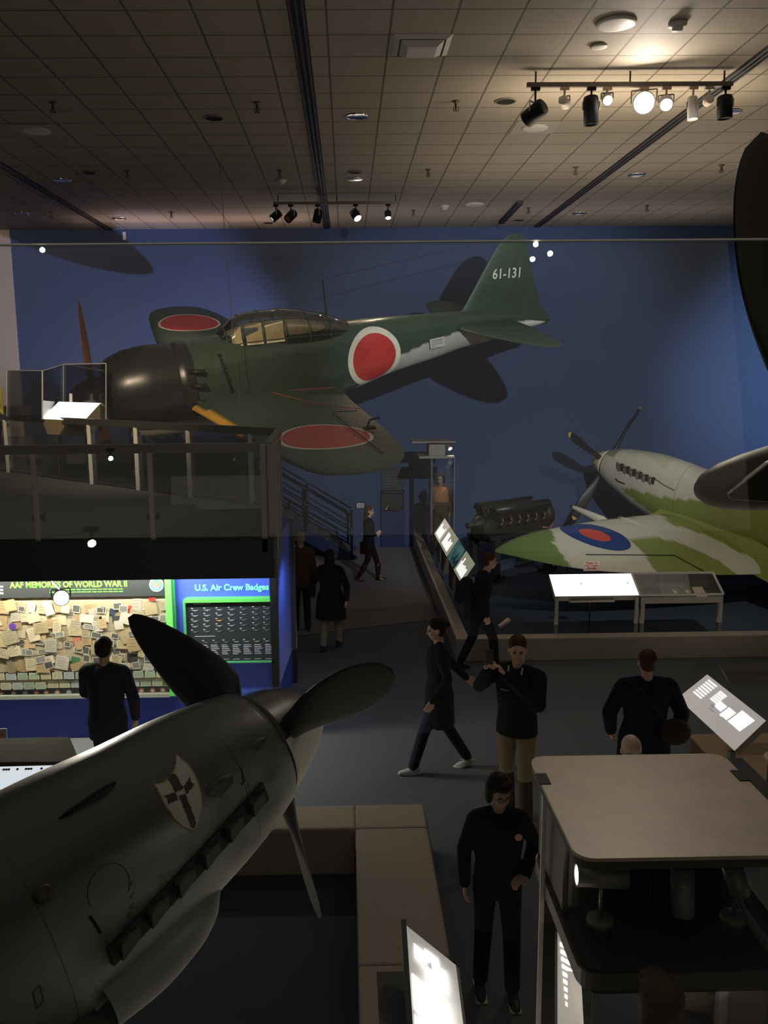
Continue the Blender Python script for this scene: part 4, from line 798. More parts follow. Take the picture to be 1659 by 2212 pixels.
# stairs along the back wall ----------------------------------------
st_m = mat('stair_tread', (.12, .11, .10), .6); strm = mat('stringer_blue', (.012, .02, .09), .5); hr = mat('handrail_dark', (.025, .026, .03), .3, .6); SY0, SY1 = 19.75, 20.8
def flight(lab, x0, z0, n, run, rise, postx):
    o = thing('staircase', lab, 'stairs', (x0, SY0, z0)); O = Vector(o.location)
    for k in range(n):
        bm = bmesh.new(); x = -run * k; z = rise * (k + 1); bx(bm, x - run - .02, x, 0, SY1 - SY0, z - .04, z); bx(bm, x - .02, x, 0, SY1 - SY0, z - rise, z - .04); finish('step', bm, st_m, o)
    L = run * n; Hh = rise * n
    for y in (-.04, SY1 - SY0):
        bm = bmesh.new(); quad(bm, [(.12, y, -.0), (.12, y, .08), (-L, y, Hh + .02), (-L, y, Hh - .3), (-.3, y, 0)], .04); finish('stringer', bm, strm, o)
        for dz, r in ((.98, .022), (.62, .016), (.28, .016)):
            bm = bmesh.new(); tube(bm, (.0, y, dz + .08), (-L, y, dz + Hh), r, n=8); finish('handrail', bm, hr, o, True)
        for f in postx:
            bm = bmesh.new(); tube(bm, (-L * f, y, Hh * f), (-L * f, y, Hh * f + 1.02), .03, n=8); finish('post', bm, hr, o, True)
    return o
flight('lower dark staircase with handrails rising left beside the walking woman', .07, 0, 8, .27, .175, (0, .5, 1))
bm = bmesh.new(); bx(bm, -3.3, -2.11, SY0, SY1, 1.3, 1.4)
lo = finish('stair_landing', bm, st_m); tag(lo, 'dark stair landing between the two flights, below the fighter wing', 'landing')
bm = bmesh.new()
for x in (-3.25, -2.7, -2.14): tube(bm, (x, SY0, 1.4), (x, SY0, 2.4), .025, n=8)
for z in (1.68, 2.0, 2.38): tube(bm, (-3.3, SY0, z), (-2.1, SY0, z), .018, n=8)
finish('landing_railing', bm, hr, lo)
flight('upper dark staircase climbing from the landing to the deck, seen behind the rear railing', -3.3, 1.4, 6, .28, .175, (0, .5, 1))

# ------------------------------------------------------------------ memorabilia wall
bm = bmesh.new(); F0 = AY - .12
hd = PY(0, 1292, F0).z; bt = PY(180, 1500, F0).z; s1 = PY(200, 1487, F0).z; xr = PY(362, 1380, F0).x; xg = PY(381, 1380, F0).x; topz = DZ - .44
o = thing('memorabilia_case', 'lit wall case of wartime papers under a black header with green lettering', 'display case', (-4, AY, 0)); O = Vector(o.location)
def loc(bm): bmesh.ops.translate(bm, verts=bm.verts, vec=-O); return bm
bm = bmesh.new(); bx(bm, -8, xr, F0 + .04, AY, bt, hd); finish('backboard', loc(bm), mat('cork_board', (.42, .35, .24), .8, noise=.2, nscale=15), o)
hz = DZ - .385
bm = bmesh.new(); bx(bm, -8, xr, F0, AY - .001, hd, hz); head = finish('header', loc(bm), mat('header_black', (.015, .018, .02), .5), o)
bm = bmesh.new(); bx(bm, -8, xr, F0 + .035, F0 + .039, bt, s1); finish('patch_strip', loc(bm), mat('header_black', (.015,) * 3), o)
greenf = mat('green_frame', (.10, .50, .08), .4, emit=(.1, .6, .08), es=.12)
bm = bmesh.new(); bx(bm, xr, xg - .03, F0 - .02, AY, bt - .03, hz); finish('frame', loc(bm), greenf, o)
bm = bmesh.new(); bx(bm, xg - .03, xg, F0 + .03, AY, bt - .03, hz); finish('frame', loc(bm), mat('green_frame_dark', (.05, .25, .1), .4), o)
bm = bmesh.new(); bx(bm, -8, xr, F0 - .02, F0 + .04, bt - .045, bt); finish('frame', loc(bm), mat('case_rim_grey', (.22, .24, .2), .5), o)
bm = bmesh.new(); bx(bm, -8, xr, F0 + .03, F0 + .038, PY(200, 1452, F0).z - .018, PY(200, 1452, F0).z); finish('shelf_line', loc(bm), black, o)
bm = bmesh.new(); quad(bm, [(-8, F0 - .01, bt), (xr, F0 - .01, bt), (xr, F0 - .01, hd), (-8, F0 - .01, hd)], .004); finish('glass_pane', loc(bm), glass('case_glass', (1, 1, 1), .5, .0), o)
TX_ = Matrix.Rotation(PI / 2, 4, 'X')
green_t = mat('letter_green', (.12, .8, .05), .4, emit=(.16, 1, .05), es=.55); mint_t = mat('letter_mint', (.2, .8, .45), .4, emit=(.2, 1, .5), es=.35)
p = PY(22, 1270, F0 - .003); text('title_lettering', 'AAF MEMORIES OF WORLD WAR II', .098, green_t, o, Matrix.Translation(p - O) @ Matrix.Rotation(math.radians(0), 4, 'Y') @ TX_, .003, bold=.002, sx=(PY(277, 1258, F0).x - p.x) / 1.55)
bm = bmesh.new()
for k in range(2):
    for q in range(14): x = -3.52 + q * .062 + random.Random(q + k).random() * .01; bx(bm, x, x + .05, F0 - .004, F0, hd + .088 - k * .03, hd + .095 - k * .03)
finish('header_small_print', loc(bm), green_t, o)
bm = bmesh.new()
for k in range(3): bx(bm, -4.16, -4.06, F0 - .004, F0, hd + .05 + k * .04, hd + .068 + k * .04)
finish('header_side_print', loc(bm), mat('print_white', (.5, .5, .5), .5), o)
p = PY(338, 1263, F0 - .004); ML = Matrix.Translation(p - O) @ TX_
bm = bmesh.new(); lathe(bm, [(.084, 0), (.084, .004), (0, .004)], 32, ML); em1 = finish('round_emblem', bm, mat('emblem_white', (.4, .4, .4), .5), o)
bm = bmesh.new(); lathe(bm, [(.074, .004), (.074, .006), (0, .006)], 32, ML); finish('emblem_disc', bm, mat('emblem_blue', (.05, .14, .32), .5), em1)
bm = bmesh.new()
for s_ in (-1, 1): quad(bm, [ML @ Vector((s_ * x, y, .008)) for x, y in ((.062, .045), (.035, .05), (.0, -.02), (.012, -.055), (.03, -.03))], .001)
finish('emblem_wing', bm, mat('emblem_orange', (.4, .10, .03), .5), em1)
bm = bmesh.new(); quad(bm, [ML @ Vector((.032 * (1 if i % 2 == 0 else .4) * math.sin(PI * i / 5), -.022 + .032 * (1 if i % 2 == 0 else .4) * math.cos(PI * i / 5), .010)) for i in range(10)], .001); finish('emblem_star', bm, mat('emblem_white', (.7,) * 3), em1)
bm = bmesh.new(); lathe(bm, [(.01, .010), (.01, .012), (0, .012)], 12, ML @ Matrix.Translation((0, -.022, 0))); finish('emblem_dot', bm, mat('emblem_red', (.5, .03, .03), .5), em1)
# papers pinned in the case
pal = {'buff paper': (.50, .36, .20), 'cream letter': (.62, .54, .38), 'white document': (.66, .62, .52), 'black-and-white photograph': (.10, .10, .10), 'grey photograph': (.24, .24, .22), 'yellowed clipping': (.48, .40, .24)}
rnd = random.Random(11); F1 = F0 + .036; nlay = [0]
def item(name, label, cat, cx, cz, wd, ht, ang, m, group=None, border=None, marks=0):
    nlay[0] += 1; y = F1 - .0009 * (nlay[0] % 38) - .001
    M_ = Matrix.Translation((cx, y, cz)) @ Matrix.Rotation(ang, 4, 'Y')
    o = thing(name, label, cat, group=group, M=M_)
    bm = bmesh.new(); bx(bm, -wd / 2, wd / 2, 0, .0012, -ht / 2, ht / 2); finish('sheet', bm, border or m, o)
    if border: bm = bmesh.new(); bx(bm, -wd * .42, wd * .42, -.0004, 0, -ht * .38, ht * .42); finish('picture', bm, m, o)
    if marks:
        bm = bmesh.new()
        for k in range(marks): z = ht * .36 - k * ht * .72 / marks; bx(bm, -wd * .38, wd * (.38 - .3 * rnd.random()), -.0004, 0, z - .0035, z)
        finish('writing', bm, mat('ink_brown', (.12, .09, .06), .8), o)
    return o
def W(px, py): q = PY(px, py, F1); return q.x, q.z
kinds = list(pal); cnt = 0
cells = [(x, y) for y in (1312, 1332, 1350, 1370, 1388, 1406, 1424, 1440) for x in range(-50, 362, 20)]
rnd.shuffle(cells)
wh = mat('photo_border', (.6, .56, .46), .6)
for i, (px, py) in enumerate(cells[:150]):
    k = rnd.choice(kinds + (['cream letter', 'buff paper'] if py < 1370 else ['grey photograph', 'black-and-white photograph']))
    x, z = W(px + rnd.uniform(-8, 8), py + rnd.uniform(-6, 6)); big = 'photo' not in k
    wd, ht = (rnd.uniform(.09, .17), rnd.uniform(.09, .18)) if big else (rnd.uniform(.07, .13), rnd.uniform(.06, .1))
    wd = min(wd, 2 * (xr - x) - .01) if x + wd / 2 > xr else wd
    if wd < .03: continue
    z = min(max(z, PY(200, 1452, F0).z + ht / 2), hd - ht / 2 - .02)
    v = rnd.uniform(.75, 1.2); kk = int(v * 5)
    m = mat('paper_' + k.replace(' ', '_') + str(kk), tuple(min(.8, c * kk / 5) for c in pal[k]), .8, noise=.45 if not big else .1, nscale=35)
    item('paper_sheet' if big else 'photograph', k + ' pinned among many others in the lit memorabilia case', 'paper' if big else 'photograph', x, z, wd, ht, rnd.uniform(-.3, .3), m, k + 's in the memorabilia case', None if big else wh, rnd.choice((0, 3, 5)) if big else 0)
SPEC = [((330, 1293), .08, .04, 0, (.5, .03, .02), 'bright red label at the top right of the memorabilia case', 'label', 'label'), ((285, 1318), .09, .11, .05, (.55, .08, .05), 'red and blue booklet pinned at upper right of the memorabilia case', 'booklet', 'booklet'), ((292, 1328), .13, .05, .2, (.6, .16, .06), 'orange-red card above the black propeller tip', 'card', 'card'), ((162, 1429), .10, .12, .25, (.07, .22, .10), 'small green booklet in the middle of the memorabilia case', 'booklet', 'booklet'), ((83, 1438), .16, .1, 0, (.04, .07, .16), 'dark blue cloth piece low in the memorabilia case', 'cloth', 'cloth'), ((123, 1437), .17, .22, -.05, (.42, .27, .12), 'large brown envelope low in the memorabilia case', 'envelope', 'envelope'), ((166, 1380), .1, .15, 0, (.45, .16, .12), 'red and pink portrait poster in the middle of the memorabilia case', 'poster', 'poster'), ((286, 1421), .12, .11, 0, (.03, .035, .03), 'square black picture right of the viewing person', 'picture', 'picture'), ((290, 1440), .24, .07, .03, (.5, .45, .14), 'yellow board with two dark dots right of the viewing person', 'board', 'board'), ((278, 1372), .1, .05, .2, (.12, .25, .35), 'light blue cap behind the black propeller tip', 'cap', 'cap'), ((243, 1322), .07, .08, .3, (.03, .045, .09), 'navy badge cloth with a round emblem', 'badge', 'badge'), ((252, 1337), .1, .08, 0, (.05, .05, .06), 'dark patterned pouch at upper right of the case', 'pouch', 'pouch'), ((355, 1362), .06, .06, .1, (.5, .15, .2), 'pink card at the right edge of the memorabilia case', 'card', 'card'), ((212, 1342), .11, .12, -.1, (.32, .29, .22), 'grey printed newspaper sheet left of the propeller tip', 'newspaper', 'newspaper'), ((150, 1452), .13, .13, 0, (.10, .10, .07), 'dark green printed card on the shelf line', 'card', 'card')]
for (px, py), wd, ht, an, cc, lab, nm, cat in SPEC:
    x, z = W(px, py); item(nm, lab, cat, x, z, wd, ht, an, mat('paper_' + nm + str(px), cc, .7, noise=.3, nscale=30), marks=3 if nm in ('newspaper', 'booklet') else 0)
x, z = W(30, 1351); bm = bmesh.new(); lathe(bm, [(.042, 0), (.042, .004), (0, .005)], 20, Matrix.Translation((x, F1 - .04, z)) @ TX_); tag(finish('round_patch', bm, mat('patch_purple', (.10, .04, .28), .7)), 'purple round patch at the left of the memorabilia case', 'patch')
bank = [(.40, .46, .32), (.48, .48, .34), (.32, .40, .30), (.52, .46, .3), (.40, .44, .46)]
for r, (py, px0) in enumerate(((1461, -50), (1481, -60))):
    for k in range(17 if r == 0 else 17):
        px = px0 + k * 25
        if px > 352: continue
        x, z = W(px, py - (px * 0.02)); b_ = (k * 3 + r * 2) % 5
        o_ = item('banknote', 'small pale banknote in the two rows under the papers', 'banknote', min(x, xr - .065), z, .118, .085, rnd.uniform(-.04, .04), mat('banknote_face%d' % b_, bank[b_], .7, noise=.35, nscale=45), 'banknotes in the memorabilia case', mat('banknote_paper%d' % b_, tuple(min(1, c * 1.35) for c in bank[b_]), .7))
for k, px in enumerate((3, 30, 55, 79, 100, 124, 149, 188, 228, 252, 282, 306, 330, 352)):
    x, z = W(px, 1499 - px * .022); M_ = Matrix.Translation((x, F1 - .003, z)) @ TX_; c_ = ((.32, .09, .06), (.30, .12, .05), (.2, .2, .24), (.34, .07, .06))[k % 4]
    bm = bmesh.new(); lathe(bm, [(.034, 0), (.034, .004), (0, .004)], 20, M_); o_ = finish('round_patch', bm, mat('patch_rim%d' % (k % 4), c_, .8)); tag(o_, 'small round squadron patch in the bottom row of the case', 'patch', 'patches in the memorabilia case')
    bm = bmesh.new(); lathe(bm, [(.02, .004), (.02, .006), (0, .006)], 6 + k % 3, M_); finish('motif', bm, mat('patch_motif', (.45, .4, .32), .8), o_)
# badges board
bx0, bx1 = PY(397, 1360, F0).x, PY(590, 1360, F0).x; bz0, bz1 = PY(480, 1431, F0).z, PY(480, 1296, F0).z
o = thing('badge_board', 'black board of wing badges in a green frame on the blue wall', 'display board', ((bx0 + bx1) / 2, AY, 0)); O = Vector(o.location)
bm = bmesh.new(); bx(bm, bx0 + .03, bx1, F0 + .05, AY, bz0, bz1 - .03); finish('backboard', loc(bm), mat('board_black', (.018, .022, .026), .5), o)
for a_ in ((bx0, bx0 + .03, bz0, bz1), (bx0 + .03, bx1, bz1 - .03, bz1 + .01), (bx0, bx1, bz0 - .012, bz0)):
    bm = bmesh.new(); bx(bm, a_[0], a_[1], F0, AY, a_[2], a_[3]); finish('frame', loc(bm), greenf if a_[3] > bz1 else mat('green_frame_dark', (.05,) * 3), o)
p = PY(421, 1276, AY - .006); text('title_lettering', 'U.S. Air Crew Badges', .105, mint_t, o, Matrix.Translation(p - O) @ TX_, .003, bold=.003, sx=(PY(580, 1268, AY).x - p.x) / .92)
bm = bmesh.new()
for k in range(8):
    x = PY(408 + k * 23.5, 1415, F0).x
    if x + .1 > bx1: continue
    for r in range(6): zz = bz0 + .195 - r * .022; bx(bm, x, x + .1 - .012 * ((r * 3 + k) % 4), F0 + .046, F0 + .05, zz, zz + .009)
    bx(bm, x, x + .08, F0 + .046, F0 + .05, bz0 + .02, bz0 + .026)
for px, py, n_ in ((418, 1305, 38), (421, 1375, 46)): q = PY(px, py, F0 + .045); bx(bm, q.x, q.x + n_ / 190, F0 + .046, F0 + .05, q.z - .004, q.z + .004)
finish('caption_lines', loc(bm), mat('caption_grey', (.3, .3, .34), .6, emit=(.3, .3, .34), es=.1), o)
silver = mat('badge_silver', (.42, .42, .44), .35, .5); gold = mat('badge_gold', (.6, .4, .12), .35, .5); dull = mat('badge_dull', (.14, .14, .15), .5, .3)
def pin(px, py, m, lab, grp, s=1):
    q = PY(px, py, F0 + .045); o = thing('wing_badge', lab, 'badge', (q.x, F0 + .045, q.z), 0, grp)
    bm = bmesh.new(); quad(bm, [(.042 * x * s, 0, .042 * z * s) for x, z in ((-1, .22), (-.3, .1), (0, .16), (.3, .1), (1, .22), (.55, -.05), (.2, -.16), (0, -.28), (-.2, -.16), (-.55, -.05))], .004); finish('wings', bm, m, o)
    bm = bmesh.new(); bx(bm, -.045, -.022, 0, .003, .022, .03); finish('number_tag', bm, mat('print_white', (.5,) * 3), o)
for r in range(5):
    for k in range(7):
        px = 421 + k * 26.4 - (3 if k == 6 else 0); py = 1319 + r * 11.6 - k * .8
        if r == 2 and k == 2: pin(px, py, gold, 'gold wing badge, the only yellow one among the silver rows', None)
        else: pin(px, py, silver if (r < 4 and k < 4) else dull, 'small silver wing badge in the rows of the black board', 'wing badges on the black board')
for k in range(8): pin(423 + k * 22, 1389 - k * .6, dull if k < 4 else silver, 'small wing badge in the single lower row of the black board', 'wing badges in the lower row', .85)
# lamp hung under the deck edge, aimed at the grey fighter
gl_ = lampcan(PY(131, 1275, 8.9), .08, (-1.5, 4.6, 2.7), .085, .12, steel, lens_hot, 'glaring small lamp hung in front of the memorabilia case', 170, (1, .86, .72), 52)
bm = bmesh.new(); tube(bm, PY(131, 1275, 8.9), Vector(PY(131, 1275, 8.9)) + Vector((0, -.3, .2)), .012); bmesh.ops.translate(bm, verts=bm.verts, vec=-gl_.location); finish('arm', bm, metal_d, gl_)
area('memorabilia_fill', (-3.7, 9.4, 2.3), (-3.7, 9.95, 1.0), 3.2, .06, 170, (1, .92, .74)); area('badge_fill', (-1.6, 9.4, 2.3), (-1.6, 9.95, 1.3), 1.4, .06, 22, (.75, .85, 1))  # added lights without fixtures that brighten the case and badge board
spot('return_wall_light', (-.4, 10.6, 2.0), (-.86, 10.9, 1.2), 22, (.7, .8, 1), 120, 1, .1)
# ------------------------------------------------------------------ wall niche, sign
nx0, nx1 = PY(823, 1100, WY).x, PY(873, 1100, WY).x; z1_, z2_, z3_ = PY(848, 1064, WY).z, PY(848, 1101, WY).z, PY(848, 1010, WY).z
o = thing('wall_display_niche', 'narrow dark blue wall unit with a small window above a plain door', 'display case', ((nx0 + nx1) / 2, WY, 0)); O = Vector(o.location)
bm = bmesh.new(); bx(bm, nx0, nx1, WY - .10, WY, 0, z2_); finish('lower_panel', loc(bm), mat('niche_blue', (.012, .02, .09), .6), o)
bm = bmesh.new(); bx(bm, nx0, nx1, WY - .10, WY, z2_, z2_ + .03); bx(bm, nx0, nx0 + .03, WY - .1, WY, z2_, z1_ + .05); bx(bm, nx1 - .03, nx1, WY - .1, WY, z2_, z1_ + .05); bx(bm, nx0, nx1, WY - .1, WY, z1_, z1_ + .05); bx(bm, nx0, nx1, WY - .01, WY, z2_, z1_); finish('window_box', loc(bm), mat('niche_dark', (.02, .02, .03), .6), o)
bm = bmesh.new(); bx(bm, nx0, nx1, WY - .03, WY, z1_ + .06, z3_); finish('text_panel', loc(bm), mat('niche_grey', (.03, .035, .05), .6), o)
bm = bmesh.new()
for k in range(5): zz = z3_ - .2 - k * .07; bx(bm, nx0 + .06, nx1 - .16, WY - .035, WY - .03, zz, zz + .012)
finish('text_lines', loc(bm), mat('niche_text', (.14, .15, .16), .7), o)
bm = bmesh.new(); loft(bm, [(-.16, .05, 0, .05, 2), (-.05, .12, 0, .1, 2), (.08, .16, 0, .11, 2), (.17, .06, 0, .06, 2)], 20, 12); bmesh.ops.translate(bm, verts=bm.verts, vec=((nx0 + nx1) / 2 + .04, WY - .2, z2_ + .035)); tag(finish('uniform_cap', bm, mat('cap_brown_wool', (.05, .04, .03), .9), smooth=True), 'brown peaked cap inside the small wall window', 'cap')
bm = bmesh.new(); quad(bm, [Vector(((nx0 + nx1) / 2 + x, WY - .14 - y, z2_ + .036 + z)) for x, y, z in ((-.2, .05, 0), (.16, .12, 0), (.18, .05, .05), (-.1, -.02, .1))], .01); tag(finish('folded_document', bm, mat('paper_tan', (.45, .33, .24), .8)), 'pale folded document lying before the cap in the wall window', 'document')
spot('niche_light', ((nx0 + nx1) / 2, WY - .35, z1_ + .3), ((nx0 + nx1) / 2, WY - .1, z2_), 1.2, WARM, 80, .8, .02)
a = PY(769, 1085, WY); b = PY(788, 1098, WY)
bm = bmesh.new(); bx(bm, a.x, b.x, WY - .02, WY, b.z, a.z); wsn = finish('wall_sign', bm, black); tag(wsn, 'small white notice in a black frame on the blue wall behind the walking woman', 'sign')
bm = bmesh.new(); bx(bm, a.x + .015, b.x - .015, WY - .024, WY - .02, b.z + .015, a.z - .015); finish('notice_face', bm, mat('notice_white', (.6, .58, .55), .6), wsn)
bm = bmesh.new()
for k in range(3): zz = a.z - .045 - k * .03; bx(bm, a.x + .04, b.x - .04, WY - .026, WY - .024, zz - .008, zz)
finish('notice_lines', bm, mat('ink_grey', (.12,) * 3), wsn)
# ------------------------------------------------------------------ tall glass case with the flier mannequin
q0 = PZ(925, 1183, PT); cy = q0.y - .5; x0, x1 = q0.x - .0, q0.x + .52; y0, y1 = cy, cy + .62
zt0 = PY(930, 990, y0).z; zt1 = PY(930, 956, y0).z
o = thing('glass_mannequin_case', 'tall glass case with a grey canopy and lamp, holding a flier mannequin', 'display case', ((x0 + x1) / 2, (y0 + y1) / 2, PT)); O = Vector(o.location)
pst = mat('case_post_grey', (.24, .21, .17), .5)
for x, y in ((x0, y0), (x1, y0), (x0, y1), (x1, y1)):
    bm = bmesh.new(); w_ = .05 if (x, y) == (x0, y0) else .015; bx(bm, x, x + w_, y, y + w_, PT, zt0); finish('post', loc(bm), pst, o)
bm = bmesh.new(); bx(bm, x0 - .26, x1 + .0, y0 - .05, y1 + .05, zt0, zt0 + .05); finish('lower_canopy', loc(bm), pst, o)
bm = bmesh.new(); bx(bm, x0 - .03, x0 + .33, y0 + .1, y1, zt0 + .05, zt1); finish('light_box', loc(bm), pst, o)
bm = bmesh.new(); bx(bm, x0 - .42, x1 + .02, y0 - .08, y1 + .08, zt1, zt1 + .03); finish('upper_canopy', loc(bm), pst, o)
for qd in ([(x0, y0), (x1, y0)], [(x0, y0), (x0, y1)], [(x1, y0), (x1, y1)]):
    bm = bmesh.new(); quad(bm, [(*qd[0], PT), (*qd[1], PT), (*qd[1], zt0), (*qd[0], zt0)], .006); finish('glass_panel', loc(bm), glass('rail_glass'), o)
lampcan((x1 - .1, y0 + .12, zt1), .12, (3.5, 17, 1.0), .05, .11, steel, lens_m, 'small lit lamp between the two canopies of the glass case', 14, WARM, 120)
spot('case_inner_light', ((x0 + x1) / 2, y0 + .15, zt0 - .05), ((x0 + x1) / 2, cy + .3, .8), 7, WARM, 90, .8, .03)
MANQ = ((x0 + x1) / 2, (y0 + y1) / 2)
# reading rail along the platform edge: long slanted lit panel in four sections
far = (PZ(937, 1148, .95), PZ(965, 1124, 1.28)); near = (PZ(990, 1253, .95), PZ(1031, 1228, 1.28))
xl = (far[0].x + near[0].x) / 2; ya, yb_ = far[0].y, near[0].y; xh = (far[1].x + near[1].x) / 2
ya, yb_ = (far[0].y + far[1].y) / 2, (near[0].y + near[1].y) / 2
secs = [(0, .23, 'mauve-white top section', lit2), (.23, .53, 'cream second section with pale text', mat('lit_panel_olive', (.5, .5, .38), .5, emit=(.75, .72, .52), es=.28)), (.53, .76, 'teal and blue picture section', None), (.76, 1, 'cream bottom section, partly behind the backpack', mat('lit_panel_olive', (.5,) * 3))]
teal = D.materials.new('sea_picture'); teal.use_nodes = True; nt = teal.node_tree; b = nt.nodes['Principled BSDF']; tc = nt.nodes.new('ShaderNodeTexCoord'); n_ = nt.nodes.new('ShaderNodeTexNoise'); n_.inputs['Scale'].default_value = 4; rp = nt.nodes.new('ShaderNodeValToRGB')
rp.color_ramp.elements[0].color = (.01, .03, .06, 1); rp.color_ramp.elements[1].color = (.12, .28, .26, 1); rp.color_ramp.elements[0].position = .4; rp.color_ramp.elements[1].position = .6
nt.links.new(tc.outputs['Object'], n_.inputs['Vector']); nt.links.new(n_.outputs['Fac'], rp.inputs[0]); nt.links.new(rp.outputs[0], b.inputs['Base Color']); nt.links.new(rp.outputs[0], b.inputs['Emission Color']); b.inputs['Emission Strength'].default_value = .35
for f0, f1, l, m in secs:
    yA, yB = ya + (yb_ - ya) * f0, ya + (yb_ - ya) * f1 + .02
    o, c, n, pa = board('slanted_text_panel', l + ' of the long reading rail', 'display panel', [(xl, yA, .95), (xh, yA, 1.28), (xh, yB, 1.28), (xl, yB, .95)], .06, m or teal, rail_m, legs=[(xl + .12, yB + .1, .98), (xl + .12, yA - .15, .98)], z0=PT, legm=mat('leg_brown', (.07, .05, .035), .6), legw=.12, inset=.04 if m is None else .0)
    if m:
        u = (c[1] - c[0]); v = (c[3] - c[0]); bm = bmesh.new(); r_ = random.Random(int(f0 * 100))
        for k in range(7):
            a0_, a1_ = .12, .45 + .35 * r_.random(); f = .15 + k * .1; quad(bm, [c[0] + u * s + v * t + n * .006 for s, t in ((a0_, f), (a1_, f), (a1_, f + .05), (a0_, f + .05))])
        finish('text_block', bm, lit3, o)
# mid display stand on the platform front ledge
ZL, ZH = .95, 1.19; YA_, YB_ = 12.72, 13.15
xa, xb, xc = 3.16, 4.46, 5.76
lg = mat('stand_grey', (.24, .22, .2), .45, .3)
o, c, n, pa = board('lit_display_panel', 'blown-out white tilted panel on the left half of the ledge stand', 'display panel', [(xa, YB_, ZH), (xb, YB_, ZH), (xb, YA_, ZL), (xa, YA_, ZL)], .1, lit, lg, legs=[(xa + .03, YA_ + .02, .92), (xb - .03, YA_ + .02, .92)], z0=PT, legm=lg)
bm = bmesh.new()
for u_, v_ in ((.34, .5), (.9, .5)): quad(bm, [c[3] + (c[2] - c[3]) * (u_ + du) + (c[0] - c[3]) * (v_ + dv) + n * .004 for du, dv in ((0, 0), (.03, .02), (.03, .12), (0, .1))])
finish('print_mark', bm, mat('faint_print', (.5, .55, .6), .5, emit=(.6, .65, .7), es=.9), o)
bm = bmesh.new(); bx(bm, -.42, .27, -.22, .0, .49, .515); finish('shelf_under', bm, tanp, o)
cy_ = (YA_ + YB_) / 2
o = thing('artefact_case', 'dark glass-topped case with two round instruments on the right half of the ledge stand', 'display case', ((xb + xc) / 2, cy_, PT)); O = Vector(o.location)
for a_, b_2 in ((((xb, YA_, ZL), (xc, YA_, ZL))), (((xb, YB_, ZH), (xc, YB_, ZH))), (((xb + .01, YA_, ZL), (xb + .01, YB_, ZH))), (((xc, YA_, ZL), (xc, YB_, ZH)))):
    bm = bmesh.new(); bar(bm, Vector(a_) - O, Vector(b_2) - O, .03, .03); finish('frame', bm, mat('frame_pale', (.36, .34, .31), .4), o)
bm = bmesh.new(); quad(bm, [(xb + .02, YA_, ZL - .03), (xc - .01, YA_, ZL - .03), (xc - .01, YA_, ZL - .13), (xb + .02, YA_, ZL - .13)], .02); finish('front_board', loc(bm), lg, o)
bm = bmesh.new(); quad(bm, [(xb, YA_, ZL - .11), (xc, YA_, ZL - .11), (xc, YB_, ZH - .11), (xb, YB_, ZH - .11)], .02); quad(bm, [(xb, YB_, ZH - .11), (xc, YB_, ZH - .11), (xc, YB_, ZH), (xb, YB_, ZH)], .01); finish('case_floor', loc(bm), mat('case_black_cloth', (.012, .012, .014), .8), o)
bm = bmesh.new(); quad(bm, [(xb, YA_, ZL), (xc, YA_, ZL), (xc, YB_, ZH), (xb, YB_, ZH)], .004); finish('glass_lid', loc(bm), glass('case_glass'), o)
for x in (xb + .06, xc - .03): bm = bmesh.new(); bx(bm, x - .03, x + .03, YA_ - .01, YA_ + .05, PT, ZL - .03); finish('leg', loc(bm), lg, o)
tl = math.atan2(ZH - ZL, YB_ - YA_)
def inc(fx, fy, h=.0): return Vector((xb + (xc - xb) * fx, YA_ + (YB_ - YA_) * fy, ZL - .105 + (ZH - ZL) * fy + h))
def flat(name, lab, cat, fx, fy, wd, ht, hh, m, rot=0):
    M_ = Matrix.Translation(inc(fx, fy)) @ Matrix.Rotation(tl, 4, 'X') @ Matrix.Rotation(rot, 4, 'Z'); o = thing(name, lab, cat, M=M_); bm = bmesh.new(); bx(bm, -wd / 2, wd / 2, -ht / 2, ht / 2, 0, hh); finish('body', bm, m, o); return o
ip = flat('instrument_plate', 'grey metal plate with two bright round dials in the ledge case', 'instrument', .47, .45, .46, .32, .03, mat('plate_grey_metal', (.13, .12, .10), .4, .4))
for x in (-.0, .19):
    bm = bmesh.new(); lathe(bm, [(.055, .03), (.055, .05), (.045, .055), (.02, .045), (.018, .06), (0, .06)], 20, Matrix.Translation((x, .0 - .04, 0))); finish('dial', bm, mat('brass_bright', (.5, .42, .24), .3, .6), ip, True)
flat('document', 'small white card lying in the dark ledge case', 'card', .17, .45, .05, .07, .01, white)
flat('folded_cloth', 'dark blue folded cloth at the left in the ledge case', 'cloth', .18, .55, .18, .26, .02, mat('cloth_navy', (.015, .02, .04), .9))
flat('paper_sheet', 'pinkish sheet of paper at the right in the ledge case', 'paper', .77, .38, .17, .24, .008, mat('paper_pink', (.62, .48, .38), .8), .05)
o = thing('warning_sign', 'small white sign with red writing asking not to touch, behind the lit panel', 'sign', (PY(1277, 1237, 13.25).x, 13.25, .16)); zz = PY(1277, 1220, 13.25).z
bm = bmesh.new(); bx(bm, -.125, .125, -.005, .005, zz - .16 - .1, zz - .16 + .06); finish('plate', bm, mat('sign_white', (.62, .56, .52), .6), o)
bm = bmesh.new(); tube(bm, (0, .01, 0), (0, .01, zz - .2), .012); finish('pole', bm, metal_d, o)
for k, s in enumerate(('Please Do', 'Not Touch', 'Aircraft')): text('sign_writing', s, .048, mat('sign_red', (.5, .03, .03), .6), o, Matrix.Translation((0, -.007, zz - .16 + .017 - k * .043)) @ TX_, .001, 'CENTER', .001)
